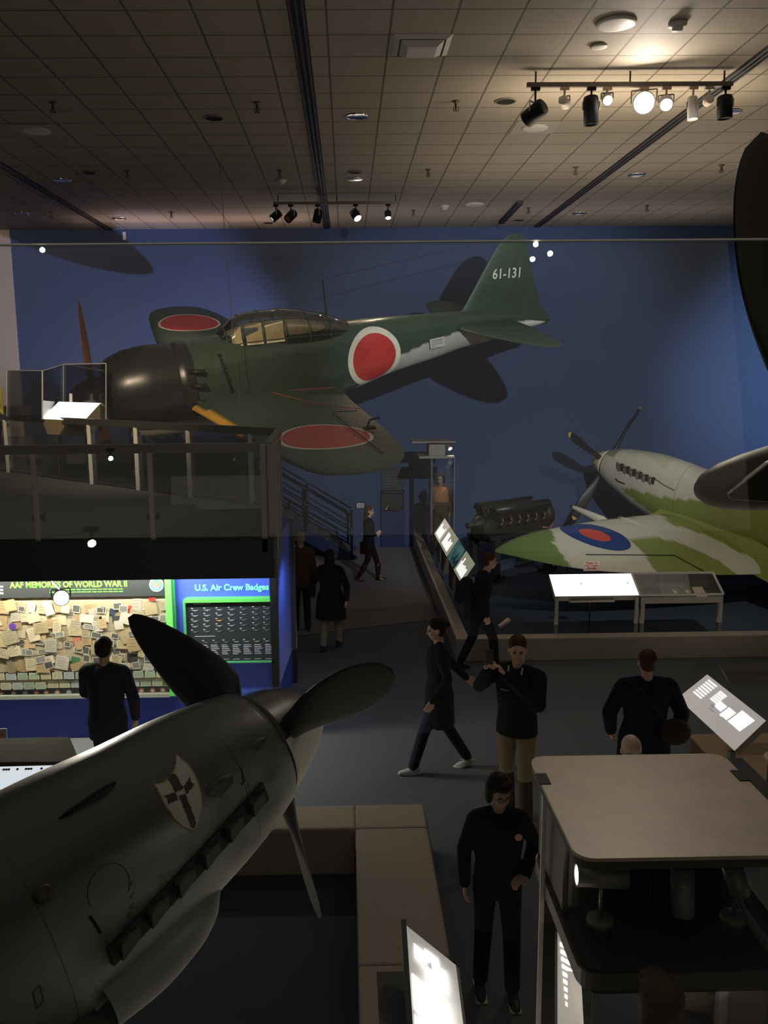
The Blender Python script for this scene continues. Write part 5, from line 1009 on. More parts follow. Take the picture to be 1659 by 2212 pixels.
# small floodlight on the platform under the wing tip
p = PY(1226, 1221, 14.6); lm = lampcan((p.x, p.y, p.z + .09), .05, (-5.5, 21, 6.2), .05, .12, white, lens_m, 'small white floodlight under the wing tip of the camouflaged fighter', 0)
bm = bmesh.new(); path(bm, [Vector((-.25, 0, .02)), Vector((-.06, -.0, -.12)), Vector((0, 0, -.05))], .018, 8); finish('bracket', bm, white, lm)
bm = bmesh.new(); tube(bm, (0, 0, -.1), (0, 0, -(p.z + .09) + .16), .012); finish('pole', bm, metal_d, lm)
spot('platform_uplight', (p.x - .3, p.y + .2, p.z), (-5.0, 21, 5.9), 4200, (.62, .64, 1), 34, .6, .1)
p = PZ(1085, 1362, PT); bm = bmesh.new(); tube(bm, p + Vector((-.05, 0, .05)), p + Vector((.12, .1, .14)), .04, .045, 14); tag(finish('spot_canister', bm, cream), 'cream canister lamp lying on the ledge corner behind the phone man', 'lamp')
# ------------------------------------------------------------------ bottom right lamp-topped case
CXA, CXB, CYA, CYB, CZT = 1.02, 2.14, 3.57, 4.62, 2.2
topm = mat('case_top_tan', (.40, .315, .235), .42, noise=.32, nscale=5)
def rrect(x0, x1, y0, y1, r, n=6):
    out = []
    for cx, cy, a in ((x1 - r, y1 - r, 0), (x0 + r, y1 - r, 90), (x0 + r, y0 + r, 180), (x1 - r, y0 + r, 270)):
        for k in range(n + 1): t = math.radians(a + 90 * k / n); out.append((cx + r * math.cos(t), cy + r * math.sin(t)))
    return out
def slab(bm, pts, z0, z1):
    A = [bm.verts.new((x, y, z0)) for x, y in pts]; B = [bm.verts.new((x, y, z1)) for x, y in pts]; bm.faces.new(A[::-1]); bm.faces.new(B)
    for i in range(len(pts)): bm.faces.new((A[i], A[(i + 1) % len(pts)], B[(i + 1) % len(pts)], B[i]))
o = thing('lamp_topped_case', 'tall display case with a large tan rounded lid and an open lamp tray beneath it', 'display case', ((CXA + CXB) / 2, (CYA + CYB) / 2, 0)); O = Vector(o.location)
bm = bmesh.new(); slab(bm, rrect(CXA, CXB, CYA, CYB, .09), CZT - .018, CZT); finish('lid', loc(bm), topm, o)
bm = bmesh.new(); slab(bm, rrect(CXA + .004, CXB - .004, CYA + .004, CYB - .004, .09), CZT - .06, CZT - .0185); finish('lid_edge', loc(bm), mat('lid_edge_brown', (.05, .043, .036), .6), o)
for x, s_ in ((CXA - .01, 1), (CXB - .05, -1)):
    bm = bmesh.new(); bx(bm, x, x + .06, 4.28, 4.40, CZT - .002, CZT + .005); finish('lid_handle', loc(bm), black, o)
TZ = 1.63
bm = bmesh.new(); slab(bm, rrect(CXA + .05, CXB, CYA, CYB, .09), TZ - .12, TZ); finish('lamp_tray', loc(bm), mat('tray_black', (.016, .016, .017), .6), o)
bm = bmesh.new(); slab(bm, rrect(CXA + .035, CXB, CYA - .012, CYB, .1), TZ - .10, TZ - .015); finish('tray_rim', loc(bm), mat('tray_rim_grey', (.11, .10, .09), .4, .3), o)
bm = bmesh.new(); bx(bm, CXA + .06, CXA + .09, CYA + .45, CYB - .05, TZ, CZT - .06); finish('side_board', loc(bm), mat('case_inner_grey', (.13, .12, .115), .5), o)
bm = bmesh.new(); bx(bm, CXA + .3, CXB, CYB - .08, CYB - .05, TZ, CZT - .06); finish('back_board', loc(bm), mat('tray_black', (.016,) * 3), o)
q = PY(1170, 1950, 4.32); bm = bmesh.new(); bx(bm, q.x - .012, q.x + .012, q.y - .01, q.y + .01, .02, CZT - .07); finish('corner_post', loc(bm), mat('post_bright', (.6, .57, .55), .4, .3), o)
bm = bmesh.new(); bx(bm, q.x + .014, q.x + .085, q.y - .005, q.y + .01, .02, TZ - .12); finish('side_frame', loc(bm), mat('frame_brown_black', (.02, .015, .012), .6), o)
bm = bmesh.new(); bx(bm, q.x + .1, CXB, CYA + .12, CYB, 0, .5); finish('plinth', loc(bm), mat('case_plinth_dark', (.03, .032, .038), .7), o)
bm = bmesh.new(); bx(bm, CXA + .24, CXB, CYA + .42, CYA + .46, .5, TZ - .12); finish('inner_board', loc(bm), mat('inner_board_black', (.014, .015, .018), .7), o)
bm = bmesh.new(); quad(bm, [(CXA + .1, CYA + .02, .5), (CXB, CYA + .02, .5), (CXB, CYA + .02, TZ - .12), (CXA + .1, CYA + .02, TZ - .12)], .006); finish('glass_front', loc(bm), glass('case_glass'), o)
bm = bmesh.new(); px_ = PY(1555, 2120, CYA + .3).x; bx(bm, px_, px_ + .05, CYA + .3, CYA + .34, .5, TZ - .12); finish('inner_post', loc(bm), mat('case_inner_grey', (.13,) * 3), o)
bm = bmesh.new(); bx(bm, px_ + .05, CXB, CYA + .36, CYA + .40, .5, TZ - .12); finish('inner_board', loc(bm), mat('inner_board_taupe', (.09, .08, .075), .7), o)
bm = bmesh.new()
lx0, lx1, lz = PY(1375, 2110, CYA + .4).x, PY(1485, 2110, CYA + .4).x, PY(1430, 2090, CYA + .4).z
for k in range(11): bx(bm, lx0, lx1, CYA + .40, CYA + .418, lz - k * .014, lz + .006 - k * .014)
finish('louvre', loc(bm), mat('louvre_grey', (.3, .3, .32), .5), o)
P4 = [PY(1470, 2128, CYA + .36), PY(1545, 2150, CYA + .36), PY(1545, 2195, CYA + .36), PY(1470, 2175, CYA + .36)]
bm = bmesh.new(); quad(bm, P4, .008); po = finish('poster', bm, mat('poster_dark', (.03, .02, .012), .7)); tag(po, 'poster with tall orange letters inside the bottom right case', 'poster')
bm = bmesh.new()
for k in range(5):
    u0 = .06 + k * .18
    f_ = lambda s, t: P4[0] + (P4[1] - P4[0]) * s + (P4[3] - P4[0]) * t + Vector((0, -.004, 0))
    quad(bm, [f_(u0, .05), f_(u0 + .11, .05), f_(u0 + .11, .55), (f_(u0, .55))], .001)
finish('poster_lettering', bm, mat('letter_orange', (.32, .15, .035), .6), po)
bm = bmesh.new(); quad(bm, [f_(.1, .66), f_(.95, .66), f_(.95, .76), f_(.1, .76)], .001); finish('poster_lettering', bm, mat('letter_white', (.4, .4, .4), .6), po)
area('case_inside_fill', (CXA + .65, CYA + .12, TZ - .14), (CXA + .65, CYA + .4, 1.0), .8, .05, 2.5, (1, .85, .7))  # unseen fill added to brighten the inside of the case
# lamps in the tray
def traylamp(px, py, Y, lab, aimd, L, r, litm, basem, power=0):
    p = PY(px, py, Y); o = thing('case_lamp', lab, 'lamp', (p.x, p.y, TZ)); h = p.z - TZ; d = Vector(aimd).normalized()
    bm = bmesh.new(); lathe(bm, [(.05, 0), (.052, .045), (.066, .05), (.066, .075), (.062, .08), (.0, .078)], 28); finish('base', bm, basem, o, True)
    bm = bmesh.new(); tube(bm, (0, 0, .07), (0, 0, h), .011, n=12); tube(bm, (-.02, 0, h - .02), (.02, 0, h - .02), .014, n=10); finish('stem', bm, steel, o, True)
    T = Matrix.Translation((0, 0, h)) @ d.to_track_quat('Z', 'Y').to_matrix().to_4x4()
    bm = bmesh.new(); lathe(bm, [(0, -L / 2), (r * .9, -L / 2), (r, -L / 2 + .01), (r, L / 2), (r * .86, L / 2), (r * .86, L / 2 - .01)], 28, T, cap=False); hs = finish('housing', bm, mat('lamp_housing_grey', (.25, .235, .23), .4, .2), o, True)
    bm = bmesh.new(); lathe(bm, [(r * .86, L / 2 - .004), (0, L / 2 - .004)], 28, T, cap=False); finish('lens', bm, litm, hs)
    if power:
        l = spot('lamp_light', (0, 0, 0), (0, 0, -1), power, NEUT, 110, .8, r * .7); l.parent = o; l.location = Vector((0, 0, h)) + d * (L / 2 + .01); l.rotation_euler = d.to_track_quat('-Z', 'Y').to_euler()
    return o
base_g = mat('lamp_base_grey', (.16, .155, .14), .4)
traylamp(1300, 1893, 3.85, 'lit cylindrical lamp lying level at the left in the lamp tray', (-1, .06, .05), .25, .055, mat('tray_lens', (1, .9, .8), .3, emit=(1, .9, .85), es=14), base_g, 4)
traylamp(1475, 1925, 3.85, 'unlit upright cylindrical lamp in the middle of the lamp tray', (.02, .2, 1), .24, .056, lens_off, black)
traylamp(1590, 1900, 3.85, 'unlit lamp tilted up on a wide flat base at the right of the tray', (-.25, .1, .8), .16, .05, lens_off, base_g)
bm = bmesh.new(); path(bm, [PY(x, y, 4.0) for x, y in ((1393, 1865), (1400, 1885), (1407, 1910), (1405, 1935), (1398, 1958))], .008, 8); tag(finish('lamp_cable', bm, mat('cable_dull', (.05, .05, .05), .5)), 'dull bent cable hanging between the lit and the upright lamp', 'cable')
# lit panel left of the case and other lit panels
o, c, n, pa = board('lit_text_panel', 'narrow strip of a lit text panel beside the bottom right case', 'display panel', [PY(1204, 2012, 4.2), PY(1250, 2020, 4.2), PY(1262, 2240, 3.9), PY(1204, 2240, 3.9)], .04, mat('lit_panel_soft', (.7, .66, .6), .5, emit=(1, .92, .86), es=.2), rail_m)
bm = bmesh.new(); r_ = random.Random(4)
for k in range(9): quad(bm, [c[0] + (c[1] - c[0]) * s + (c[3] - c[0]) * t + n * .008 for s, t in ((.1 + .03 * k, .1 + k * .07), (.85, .16 + k * .07), (.85, .2 + k * .07), (.1 + .03 * k, .14 + k * .07))])
finish('text_line', bm, lit3, o)
A4 = [PZ(875, 1997, 1.25), PZ(985, 2085, 1.2), PZ(1012, 2300, .95), PZ(893, 2290, .98)]
o, c, n, pa = board('lit_text_panel', 'large lit text panel on a dark stand at bottom centre', 'display panel', A4, .05, mat('lit_panel_white2', (.75, .72, .68), .5, emit=(1, .92, .86), es=.26), rail_m, z0=0)
bm = bmesh.new(); bar(bm, c[0] + Vector((-.01, 0, 0)), c[3] + Vector((-.01, 0, 0)), .03, .10); finish('side_rail', bm, mat('side_rail_dark', (.03, .03, .03), .5), o)
def blocks(specs, m, c, n, o, nm='text_block'):
    bm = bmesh.new()
    for s0, s1_, t0, t1 in specs: quad(bm, [c[0] + (c[1] - c[0]) * s + (c[3] - c[0]) * t + n * .004 for s, t in ((s0, t0), (s1_, t0), (s1_, t1), (s0, t1))])
    finish(nm, bm, m, o)
blocks([(.16, .36, .1 + .02 * k, .114 + .02 * k) for k in range(6)] + [(.38, .64, .07, .30), (.7, .8, .12, .3), (.08, .78, .36, .62), (.08, .72, .66, .9)], lit3, c, n, o)
blocks([(.42, .5, .12, .2), (.3, .4, .75, .85)], mat('print_grey', (.3, .3, .35), .5, emit=(.4, .4, .48), es=.5), c, n, o, 'picture_mark')
bm = bmesh.new(); bx(bm, -.3, -.12, -.5, .35, .455, 1.0); finish('stand', bm, mat('stand_black', (.02, .02, .02), .6), o)
A4 = [PZ(1528, 1457, 1.30), PZ(1655, 1557, 1.30), PZ(1587, 1622, .98), PZ(1464, 1508, .98)]
o, c, n, pa = board('lit_text_panel', 'tilted lit text panel beside the dark-coated visitor at right', 'display panel', A4, .06, mat('lit_panel_mauve', (.66, .6, .58), .5, emit=(1, .88, .86), es=.3), mat('case_edge_bronze', (.10, .08, .06), .4, .4), legs=[(A4[2].x, A4[2].y + .05, .95)], legm=rail_m)
blocks([(.08 + .0 * k, .24, .08 + .08 * k, .12 + .08 * k) for k in range(7)] + [(.32, .44, .12 + .07 * k, .17 + .07 * k) for k in range(5)] + [(.44, .56, .32, .52), (.58, .7, .3, .6), (.72, .92, .16, .7), (.76, .9, .74, .8)], lit3, c, n, o)
blocks([(.4, .46, .5, .58), (.42, .5, .62, .66)], mat('print_grey', (.3,) * 3), c, n, o, 'picture_mark')
A4 = [PZ(1550, 1432, 1.30), PZ(1760, 1430, 1.30), PZ(1760, 1462, 1.12), PZ(1566, 1462, 1.12)]
board('dark_case', 'dark box-like case behind the tilted lit panel at right', 'display case', A4, .16, mat('dark_lid', (.04, .037, .034), .8, spec=.1), mat('dark_case_side', (.03, .028, .026), .6))
bm = bmesh.new(); a = PZ(1480, 1585, .45); slab(bm, rrect(a.x + .03, a.x + 1.6, 7.4, a.y, .08), 0, .45); tag(finish('kerb_section', bm, mat('kerb_warm_tan', (.36, .25, .15), .95, noise=.25, nscale=60), bevel=.015), 'warm tan carpeted kerb corner beneath the tilted lit panel', 'kerb')
bm = bmesh.new(); slab(bm, rrect(CXB + .22, CXB + 1.4, CYA + .2, CYB + .02, .09), CZT - .02, CZT); c2 = thing('tall_case', 'second tall case with a tan lid, cut off by the right edge', 'display case'); finish('lid', bm, topm, c2)
bm = bmesh.new(); bx(bm, CXB + .26, CXB + 1.35, CYA + .24, CYB - .02, .0, CZT - .022); finish('body', bm, mat('second_case_dark', (.02, .018, .016), .6), c2)
bm = bmesh.new(); bx(bm, CXB + .03, CXB + .12, 3.4, 4.62, 1.9, CZT - .03); bb = finish('dark_beam', bm, black); tag(bb, 'black beam running between the two tan case lids', 'beam')
# left front: instrument case
A4 = [PY(-260, 1600, 7.9), PY(150, 1592, 7.9), PY(172, 1645, 7.3), PY(-260, 1650, 7.3)]
board('dark_case', 'dark tilted case lid left of the viewing person, above the bright panel', 'display case', A4, .25, mat('dark_lid', (.04,) * 3), mat('dark_case_side', (.03,) * 3))
A4 = [PY(-200, 1662, 7.1), PY(170, 1652, 7.1), PY(150, 1740, 6.7), PY(-200, 1750, 6.7)]
o, c, n, pa = board('bright_panel', 'bright white perforated panel at the left edge behind the fighter nose', 'display panel', A4, .05, mat('lit_panel_bluewhite', (.75, .76, .8), .3, emit=(.85, .9, 1), es=.75), rail_m)
bm = bmesh.new()
for s in (.56, .575, .59, .64, .69, .705, .72, .78, .83, .845, .86): tube(bm, c[0] + (c[1] - c[0]) * s + (c[3] - c[0]) * .08 + n * .003, c[0] + (c[1] - c[0]) * s + (c[3] - c[0]) * .08 + n * .006, .012, n=10)
for s0, t0, w_, h_ in ((.5, .58, .1, .12), (.5, .75, .12, .1)): quad(bm, [c[0] + (c[1] - c[0]) * s + (c[3] - c[0]) * t + n * .004 for s, t in ((s0, t0), (s0 + w_, t0), (s0 + w_, t0 + h_), (s0, t0 + h_))])
finish('panel_hole', bm, black, o)
p = PY(3, 1586, 8.1); o = thing('warning_sign', 'small pale sign with faint red print at the left edge', 'sign', (p.x, 8.1, 0)); bm = bmesh.new(); bx(bm, -.06, .055, -.004, .004, p.z - .07, p.z + .06); finish('plate', bm, mat('sign_dim', (.42, .42, .42), .6), o)
bm = bmesh.new()
for k in range(3): bx(bm, -.03, .035, -.006, -.004, p.z + .02 - k * .03, p.z + .03 - k * .03)
finish('sign_writing', bm, mat('sign_red', (.5,) * 3), o)
bm = bmesh.new(); tube(bm, (0, .012, 0), (0, .012, p.z), .01); finish('pole', bm, metal_d, o)
p = PY(0, 890, 17.5); bm = bmesh.new(); bx(bm, p.x - .5, p.x + .62, 17.4, 17.6, p.z - .12, p.z + .12); bx(bm, p.x - .5, p.x + .62, 17.4, 17.6, DZ, p.z - .5); tag(finish('deck_display', bm, mat('deck_display_grey', (.12, .11, .13), .6)), 'grey slanted display behind the far left visitor on the deck', 'display')

# ------------------------------------------------------------------ people
def blob(name, prims, vox, m, parent=None, sm=6):
    """one continuous surface grown around tapered capsules ('c') and ellipsoids ('e')"""
    bm = bmesh.new()
    for pr in prims:
        if pr[0] == 'c':
            _, a, ra, b, rb = pr[:5]; fl = pr[5] if len(pr) > 5 else None
            a = Vector(a); b = Vector(b); d = b - a; L = d.length
            if L < 1e-5: continue
            Q = d.to_track_quat('Z', 'X').to_matrix().to_4x4() if fl is None else d.to_track_quat('Z', 'Y').to_matrix().to_4x4()
            prof = [(ra * math.cos(t), -ra * math.sin(t)) for t in (PI / 2 * .999, PI / 3, PI / 6)] + [(ra, 0), (rb, L)] + [(rb * math.cos(t), L + rb * math.sin(t)) for t in (PI / 6, PI / 3, PI / 2 * .999)]
            T = Matrix.Translation(a) @ Q
            lathe(bm, prof, 16, T)
            if fl is not None:
                pass
        elif pr[0] == 'e':
            _, c, r = pr[:3]; rot = pr[3] if len(pr) > 3 else Matrix.Identity(4)
            lathe(bm, [(math.sin(t) , -math.cos(t)) for t in [PI * (i + .02) / 12.04 for i in range(13)]], 18, Matrix.Translation(c) @ rot @ Matrix.Diagonal((*r, 1)))
        elif pr[0] == 'l':     # loft of ellipses: list of (centre, rx, ry) stacked
            R = [[Vector((c[0] + rx * math.cos(2 * PI * i / 24), c[1] + ry * math.sin(2 * PI * i / 24), c[2])) for i in range(24)] for c, rx, ry in pr[1]]
            rings(bm, R)
    bmesh.ops.recalc_face_normals(bm, faces=bm.faces)
    me = D.meshes.new('t'); bm.to_mesh(me); bm.free(); t = D.objects.new('t', me); COL.objects.link(t)
    r = t.modifiers.new('r', 'REMESH'); r.mode = 'VOXEL'; r.voxel_size = vox
    s = t.modifiers.new('s', 'SMOOTH'); s.iterations = sm; s.factor = .5
    dg = bpy.context.evaluated_depsgraph_get(); me2 = D.meshes.new_from_object(t.evaluated_get(dg)); D.objects.remove(t)
    me2.name = name; me2.materials.clear(); me2.materials.append(m)
    for p in me2.polygons: p.use_smooth = True
    o = D.objects.new(name, me2); COL.objects.link(o)
    if parent is not None: o.parent = parent
    return o
def mixv(a, b, f): return tuple(a[i] + (b[i] - a[i]) * f for i in range(3))
def hand(wr, d, palm, side, curl=.5, k=1.0):
    """palm and five separate fingers; wr wrist, d direction of the fingers, palm = palm normal, side +1/-1 thumb side"""
    wr = Vector(wr); d = Vector(d).normalized(); n = Vector(palm); n = (n - d * n.dot(d)).normalized(); s = d.cross(n) * side; out = []
    for j in range(4):
        off = (j - 1.5) * .021 * k; kn = wr + d * .085 * k + s * off; out.append(('c', wr + d * .02 * k + s * off * .6, .014 * k, kn, .0115 * k))
        L = (.04, .046, .043, .033)[j] * k; a1 = d * math.cos(curl) + n * math.sin(curl); a2 = d * math.cos(curl * 2.2) + n * math.sin(curl * 2.2)
        m_ = kn + a1 * L; out += [('c', kn, .0098 * k, m_, .009 * k), ('c', m_, .009 * k, m_ + a2 * L * .85, .0075 * k)]
    th = wr + d * .03 * k - s * .032 * k; m_ = th + (d * .7 - s * .5 + n * .35).normalized() * .04 * k
    out += [('c', wr + d * .01 * k - s * .012, .015 * k, th, .013 * k), ('c', th, .012 * k, m_, .0105 * k), ('c', m_, .0105 * k, m_ + (d + n * .5).normalized() * .03 * k, .008 * k)]
    return out
def person(label, x, y, z, face, h, cfg):
    """face: heading in degrees (0 = towards +X, 90 = away). local: +X forward, +Y left"""
    k = h / 1.75; o = thing('person', label, 'person', (x, y, z), math.radians(face)); g = cfg.get; vox = g('vox', .011)
    def S(p): return tuple(c * k for c in p)
    lean = g('lean', 0.0); hx = lambda zz: lean * (zz - .95)
    hip = {1: (0, .09, .92), -1: (0, -.09, .92)}; feet = g('feet', {1: (.02, .10, .0), -1: (-.02, -.10, .0)}); skin = mat('skin_' + g('skin', 'fair'), {'fair': (.40, .24, .17), 'dim': (.30, .18, .13), 'pale': (.5, .34, .26)}[g('skin', 'fair')], .55)
    sh_z, shw = 1.405, g('shoulder', .175); head = (hx(1.63) + g('headx', .02), 0, 1.635)
    sho = {s: (hx(sh_z), s * shw, sh_z) for s in (1, -1)}
    arms = g('arms', {}); el = {}; wr = {}; hd_ = {}
    for s in (1, -1):
        e, w_, hdir, pal = arms.get(s, ((hx(1.1) - .03, s * (shw + .05), 1.13), (hx(.9) + .05, s * (shw + .06), .89), (.15, 0, -1), (0, -s, 0)))
        el[s], wr[s], hd_[s] = e, w_, (hdir, pal)
    body = []
    torso = [((0, 0, .86), .10, .15), ((0, 0, .95), .11, .165), ((hx(1.08), 0, 1.08), .10, .145), ((hx(1.25) + .01, 0, 1.25), .115, .165), ((hx(1.38), 0, 1.38), .105, .17), ((hx(1.45), 0, 1.45), .065, .10)]
    body.append(('l', [(S(c), a * k, b * k) for c, a, b in torso]))
    body += [('c', S((hx(1.44), 0, 1.43)), .058 * k, S((head[0] - .02, 0, 1.56)), .052 * k)]
    knee, ank = {}, {}
    for s in (1, -1):
        fx, fy, fz = feet[s][:3]; ank[s] = (fx, fy, fz + .085); kb = feet[s][3] if len(feet[s]) > 3 else .04
        knee[s] = (hip[s][0] * .5 + ank[s][0] * .5 + kb, hip[s][1] * .5 + ank[s][1] * .5, .5 + fz * .4)
        body += [('c', S(hip[s]), .085 * k, S(knee[s]), .055 * k), ('c', S(knee[s]), .054 * k, S(mixv(knee[s], ank[s], .35)), .054 * k), ('c', S(mixv(knee[s], ank[s], .35)), .054 * k, S(ank[s]), .036 * k), ('c', S((fx - .035, fy, fz + .05)), .025 * k, S((fx + .07, fy + s * .01, fz + .04)), .018 * k)]
        body += [('e', S(sho[s]), (.046 * k, .046 * k, .046 * k)), ('c', S(sho[s]), .042 * k, S(el[s]), .036 * k), ('c', S(el[s]), .036 * k, S(wr[s]), .025 * k)]
        body += hand(S(wr[s]), hd_[s][0], hd_[s][1], -s if not g('flip') else s, g('curl', .45), k)
    yaw = Matrix.Rotation(math.radians(g('headyaw', 0)), 4, 'Z') @ Matrix.Rotation(math.radians(g('headpitch', 0)), 4, 'Y'); HM = Matrix.Translation(S(head)) @ yaw
    def hp(p): return HM @ (Vector(p) * k)
    hb = g('headk', 1.0)
    def he(c, r): return ('e', hp([v * hb for v in c]), tuple(v * k * hb for v in r), yaw)
    body += [he((-.01, 0, .03), (.098, .076, .095)), he((.015, 0, -.03), (.075, .062, .085)), he((.045, 0, -.085), (.035, .034, .026)), he((.078, 0, .03), (.02, .052, .02)), he((.06, .03, -.03), (.032, .025, .03)), he((.06, -.03, -.03), (.032, .025, .03))]
    body += [('c', hp((.09 * hb, 0, .012)), .009 * k, hp((.108 * hb, 0, -.026)), .014 * k), ('c', hp((.088, -.02, -.058)), .008 * k, hp((.088, .02, -.058)), .008 * k), he((-.005, .079, -.005), (.02, .011, .03)), he((-.005, -.079, -.005), (.02, .011, .03))]
    bo = blob('body', body, vox * .8, skin, o, 4)
    for s in (1, -1):
        bm = bmesh.new(); lathe(bm, [(math.sin(t), -math.cos(t)) for t in [PI * (i + .02) / 8.04 for i in range(9)]], 12, HM @ Matrix.Translation(Vector((.084, s * .03, .006)) * k * hb) @ Matrix.Diagonal((.010 * k, .014 * k, .008 * k, 1))); finish('eye', bm, mat('eye_dark', (.02, .015, .012), .2), o, True)
    # clothes
    top = g('top'); tm = mat(*top); infl = g('infl', .018); hem = g('hem', .80); jk = []
    tz = [((hx(max(hem, .7)), 0, hem), .115 + g('flare', 0), .165 + g('flare', 0))]
    if hem < .8: tz.append(((0, 0, .92), .125 + g('flare', 0) * .4, .175 + g('flare', 0) * .4))
    jk.append(('l', [(S(c), (a + infl * g('bulk', 1)) * k, (b + infl) * k) for c, a, b in tz + torso[2:5]] + [(S((hx(1.47), 0, 1.475)), .075 * k, .10 * k)]))
    for s in (1, -1): jk += [('c', S((hx(1.45), s * .03, 1.475)), .045 * k, S((sho[s][0], sho[s][1] * .92, sho[s][2] + .012)), (.05 + infl * .6) * k), ('c', S(sho[s]), (.050 + infl * .6) * k, S(el[s]), (.041 + infl * .6) * k), ('c', S(el[s]), (.041 + infl * .6) * k, S(mixv(el[s], wr[s], .97)), (.029 + infl * .6) * k)]
    jk.append(('c', S((hx(1.45) - .015, -.045, 1.475)), .035 * k, S((hx(1.45) - .015, .045, 1.475)), .035 * k))
    blob(g('topname', 'jacket'), jk, vox, tm, o, 5)
    pm_ = mat(*g('legs')); tr_ = [('l', [(S((0, 0, zz)), (a + .012) * k, (b + .012) * k) for zz, a, b in ((.84, .1, .15), (.95, .108, .162), (1.04, .10, .15))])]
    ct = g('trouser_end', .03)
    for s in (1, -1):
        e_ = mixv(knee[s], ank[s], 1 - ct); tr_ += [('c', S(hip[s]), .098 * k, S(knee[s]), .068 * k), ('c', S(knee[s]), .068 * k, S(e_), g('cuff', .058) * k)]
    blob(g('legname', 'trousers'), tr_, vox, pm_, o, 5)
    sm_ = mat(*g('shoes'))
    for s in (1, -1):
        fx, fy, fz = feet[s][:3]; pit = feet[s][4] if len(feet[s]) > 4 else 0
        q = [('c', (0, 0, .045), .04, (.1, s * .01, .035), .038), ('c', (.1, s * .01, .035), .038, (.17, s * .014, .028), .028), ('l', [((.065, s * .005, .001), .14, .046), ((.065, s * .005, .03), .135, .044)]), ('c', (0, 0, .05), .045, (.005, 0, .1), .045)]
        if g('boots'): q.append(('c', (0, 0, .05), .05, (.0, 0, .36), .072))
        so = blob('boot' if g('boots') else 'shoe', q, .009, sm_, o, 3); so.matrix_local = Matrix.Translation(S((fx - .03, fy, fz))) @ Matrix.Rotation(pit, 4, 'Y') @ Matrix.Scale(k, 4)
        if g('sole'):
            bm = bmesh.new(); bx(bm, -.07, .2, s * .005 - .045, s * .005 + .045, .0, .018); finish('sole', bm, mat('sole_white', (.5, .5, .48), .6), so, bevel=.01)
    hair = g('hair')
    if hair:
        hm = mat(*hair[1]); st = hair[0]
        hh = [he((-.02, 0, .05), (.102, .085, .092))]
        if st == 'bob': hh += [he((-.03, 0, .03), (.092, .10, .105)), he((-.03, .068, -.03), (.055, .028, .08)), he((-.03, -.068, -.03), (.055, .028, .08)), he((-.06, 0, -.04), (.05, .08, .085)), he((.045, .012, .08), (.058, .07, .038))]
        if st == 'long': hh += [he((-.04, 0, 0), (.08, .09, .11)), ('c', hp((-.05, .05, -.04)), .045 * k, hp((-.07, .06, -.2)), .03 * k), ('c', hp((-.05, -.05, -.04)), .045 * k, hp((-.07, -.06, -.2)), .03 * k), ('c', hp((-.08, 0, -.04)), .05 * k, hp((-.1, 0, -.22)), .035 * k)]
        if st == 'short': hh += [he((-.045, 0, 0), (.062, .08, .07))]
        if st == 'bun': hh += [he((-.04, 0, 0), (.075, .085, .09)), he((-.12, 0, .04), (.04, .04, .04))]
        if st == 'fringe': hh = [he((-.06, 0, -.02), (.05, .074, .05))]
        blob('hair', hh, .009, hm, o, 3)
    if g('glasses'):
        bm = bmesh.new()
        for s in (1, -1):
            path(bm, [hp((.108, s * .033 + .024 * math.cos(t), .004 + .017 * math.sin(t))) for t in [2 * PI * i / 12 for i in range(13)]], .0022 * k, 5)
            path(bm, [hp((.106, s * .057, .01)), hp((0, s * .082, .01))], .0022 * k, 5)
        path(bm, [hp((.11, -.009, .008)), hp((.11, .009, .008))], .0022 * k, 5)
        finish('glasses', bm, mat('glasses_frame', (.08, .015, .012), .3), o)
    return o, k, S, hp
blk = ('cloth_black', (.010, .010, .012), .85); navy = ('cloth_navy_coat', (.018, .02, .028), .85); jean = ('denim_dark', (.022, .028, .045), .85); shoeb = ('shoe_black', (.01, .01, .01), .4)
hairb = ('hair_dark', (.012, .008, .006), .5); hairbr = ('hair_brown', (.05, .022, .012), .5)
def face_to(dx, dy): return math.degrees(math.atan2(dy, dx))
def walkf(st, back=.05): return {1: (st, .07, 0, .05, -.0), -1: (-st, -.07, back, .10, .5)}
# 1 woman by the stairs, walking right
p = PZ(797, 1255, 0)
o, k, S, hp = person('woman in black walking right past the stairs, glasses, long brown hair', p.x, p.y, 0, -4, 1.60, dict(feet=walkf(.24), top=blk, hem=.78, legs=('trousers_maroon_black', (.02, .008, .008), .8), shoes=('boot_brown', (.035, .012, .01), .3), boots=True, hair=('long', ('hair_auburn', (.10, .04, .02), .5)), glasses=True, skin='pale', cuff=.05, trouser_end=.5,
    arms={-1: ((-.05, -.22, 1.16), (.17, -.16, 1.12), (.8, .1, .6), (0, 1, 0)), 1: ((-.04, .23, 1.15), (.14, .18, 1.05), (1, 0, .3), (0, -1, 0))}))
bm = bmesh.new(); bx(bm, .02, .20, -.30, -.24, .52, .8); tag(finish('shoulder_bag', bm, mat('bag_rust', (.16, .045, .03), .7), bevel=.03, smooth=True), 'rust-red bag hanging at the hip of the woman by the stairs', 'bag'); bag = D.objects['shoulder_bag']; bag.location = (p.x, p.y, 0); bag.rotation_euler = (0, 0, math.radians(176))
# 2 person in brown behind the blue wall end
p = PZ(668, 1362, 0)
person('person in a brown jacket half hidden behind the end of the bright blue wall', p.x - .12, p.y, 0, 100, 1.72, dict(top=('jacket_brown', (.07, .038, .02), .85), legs=jean, shoes=shoeb, hair=('short', ('hair_grey', (.25, .22, .2), .6)), vox=.013))
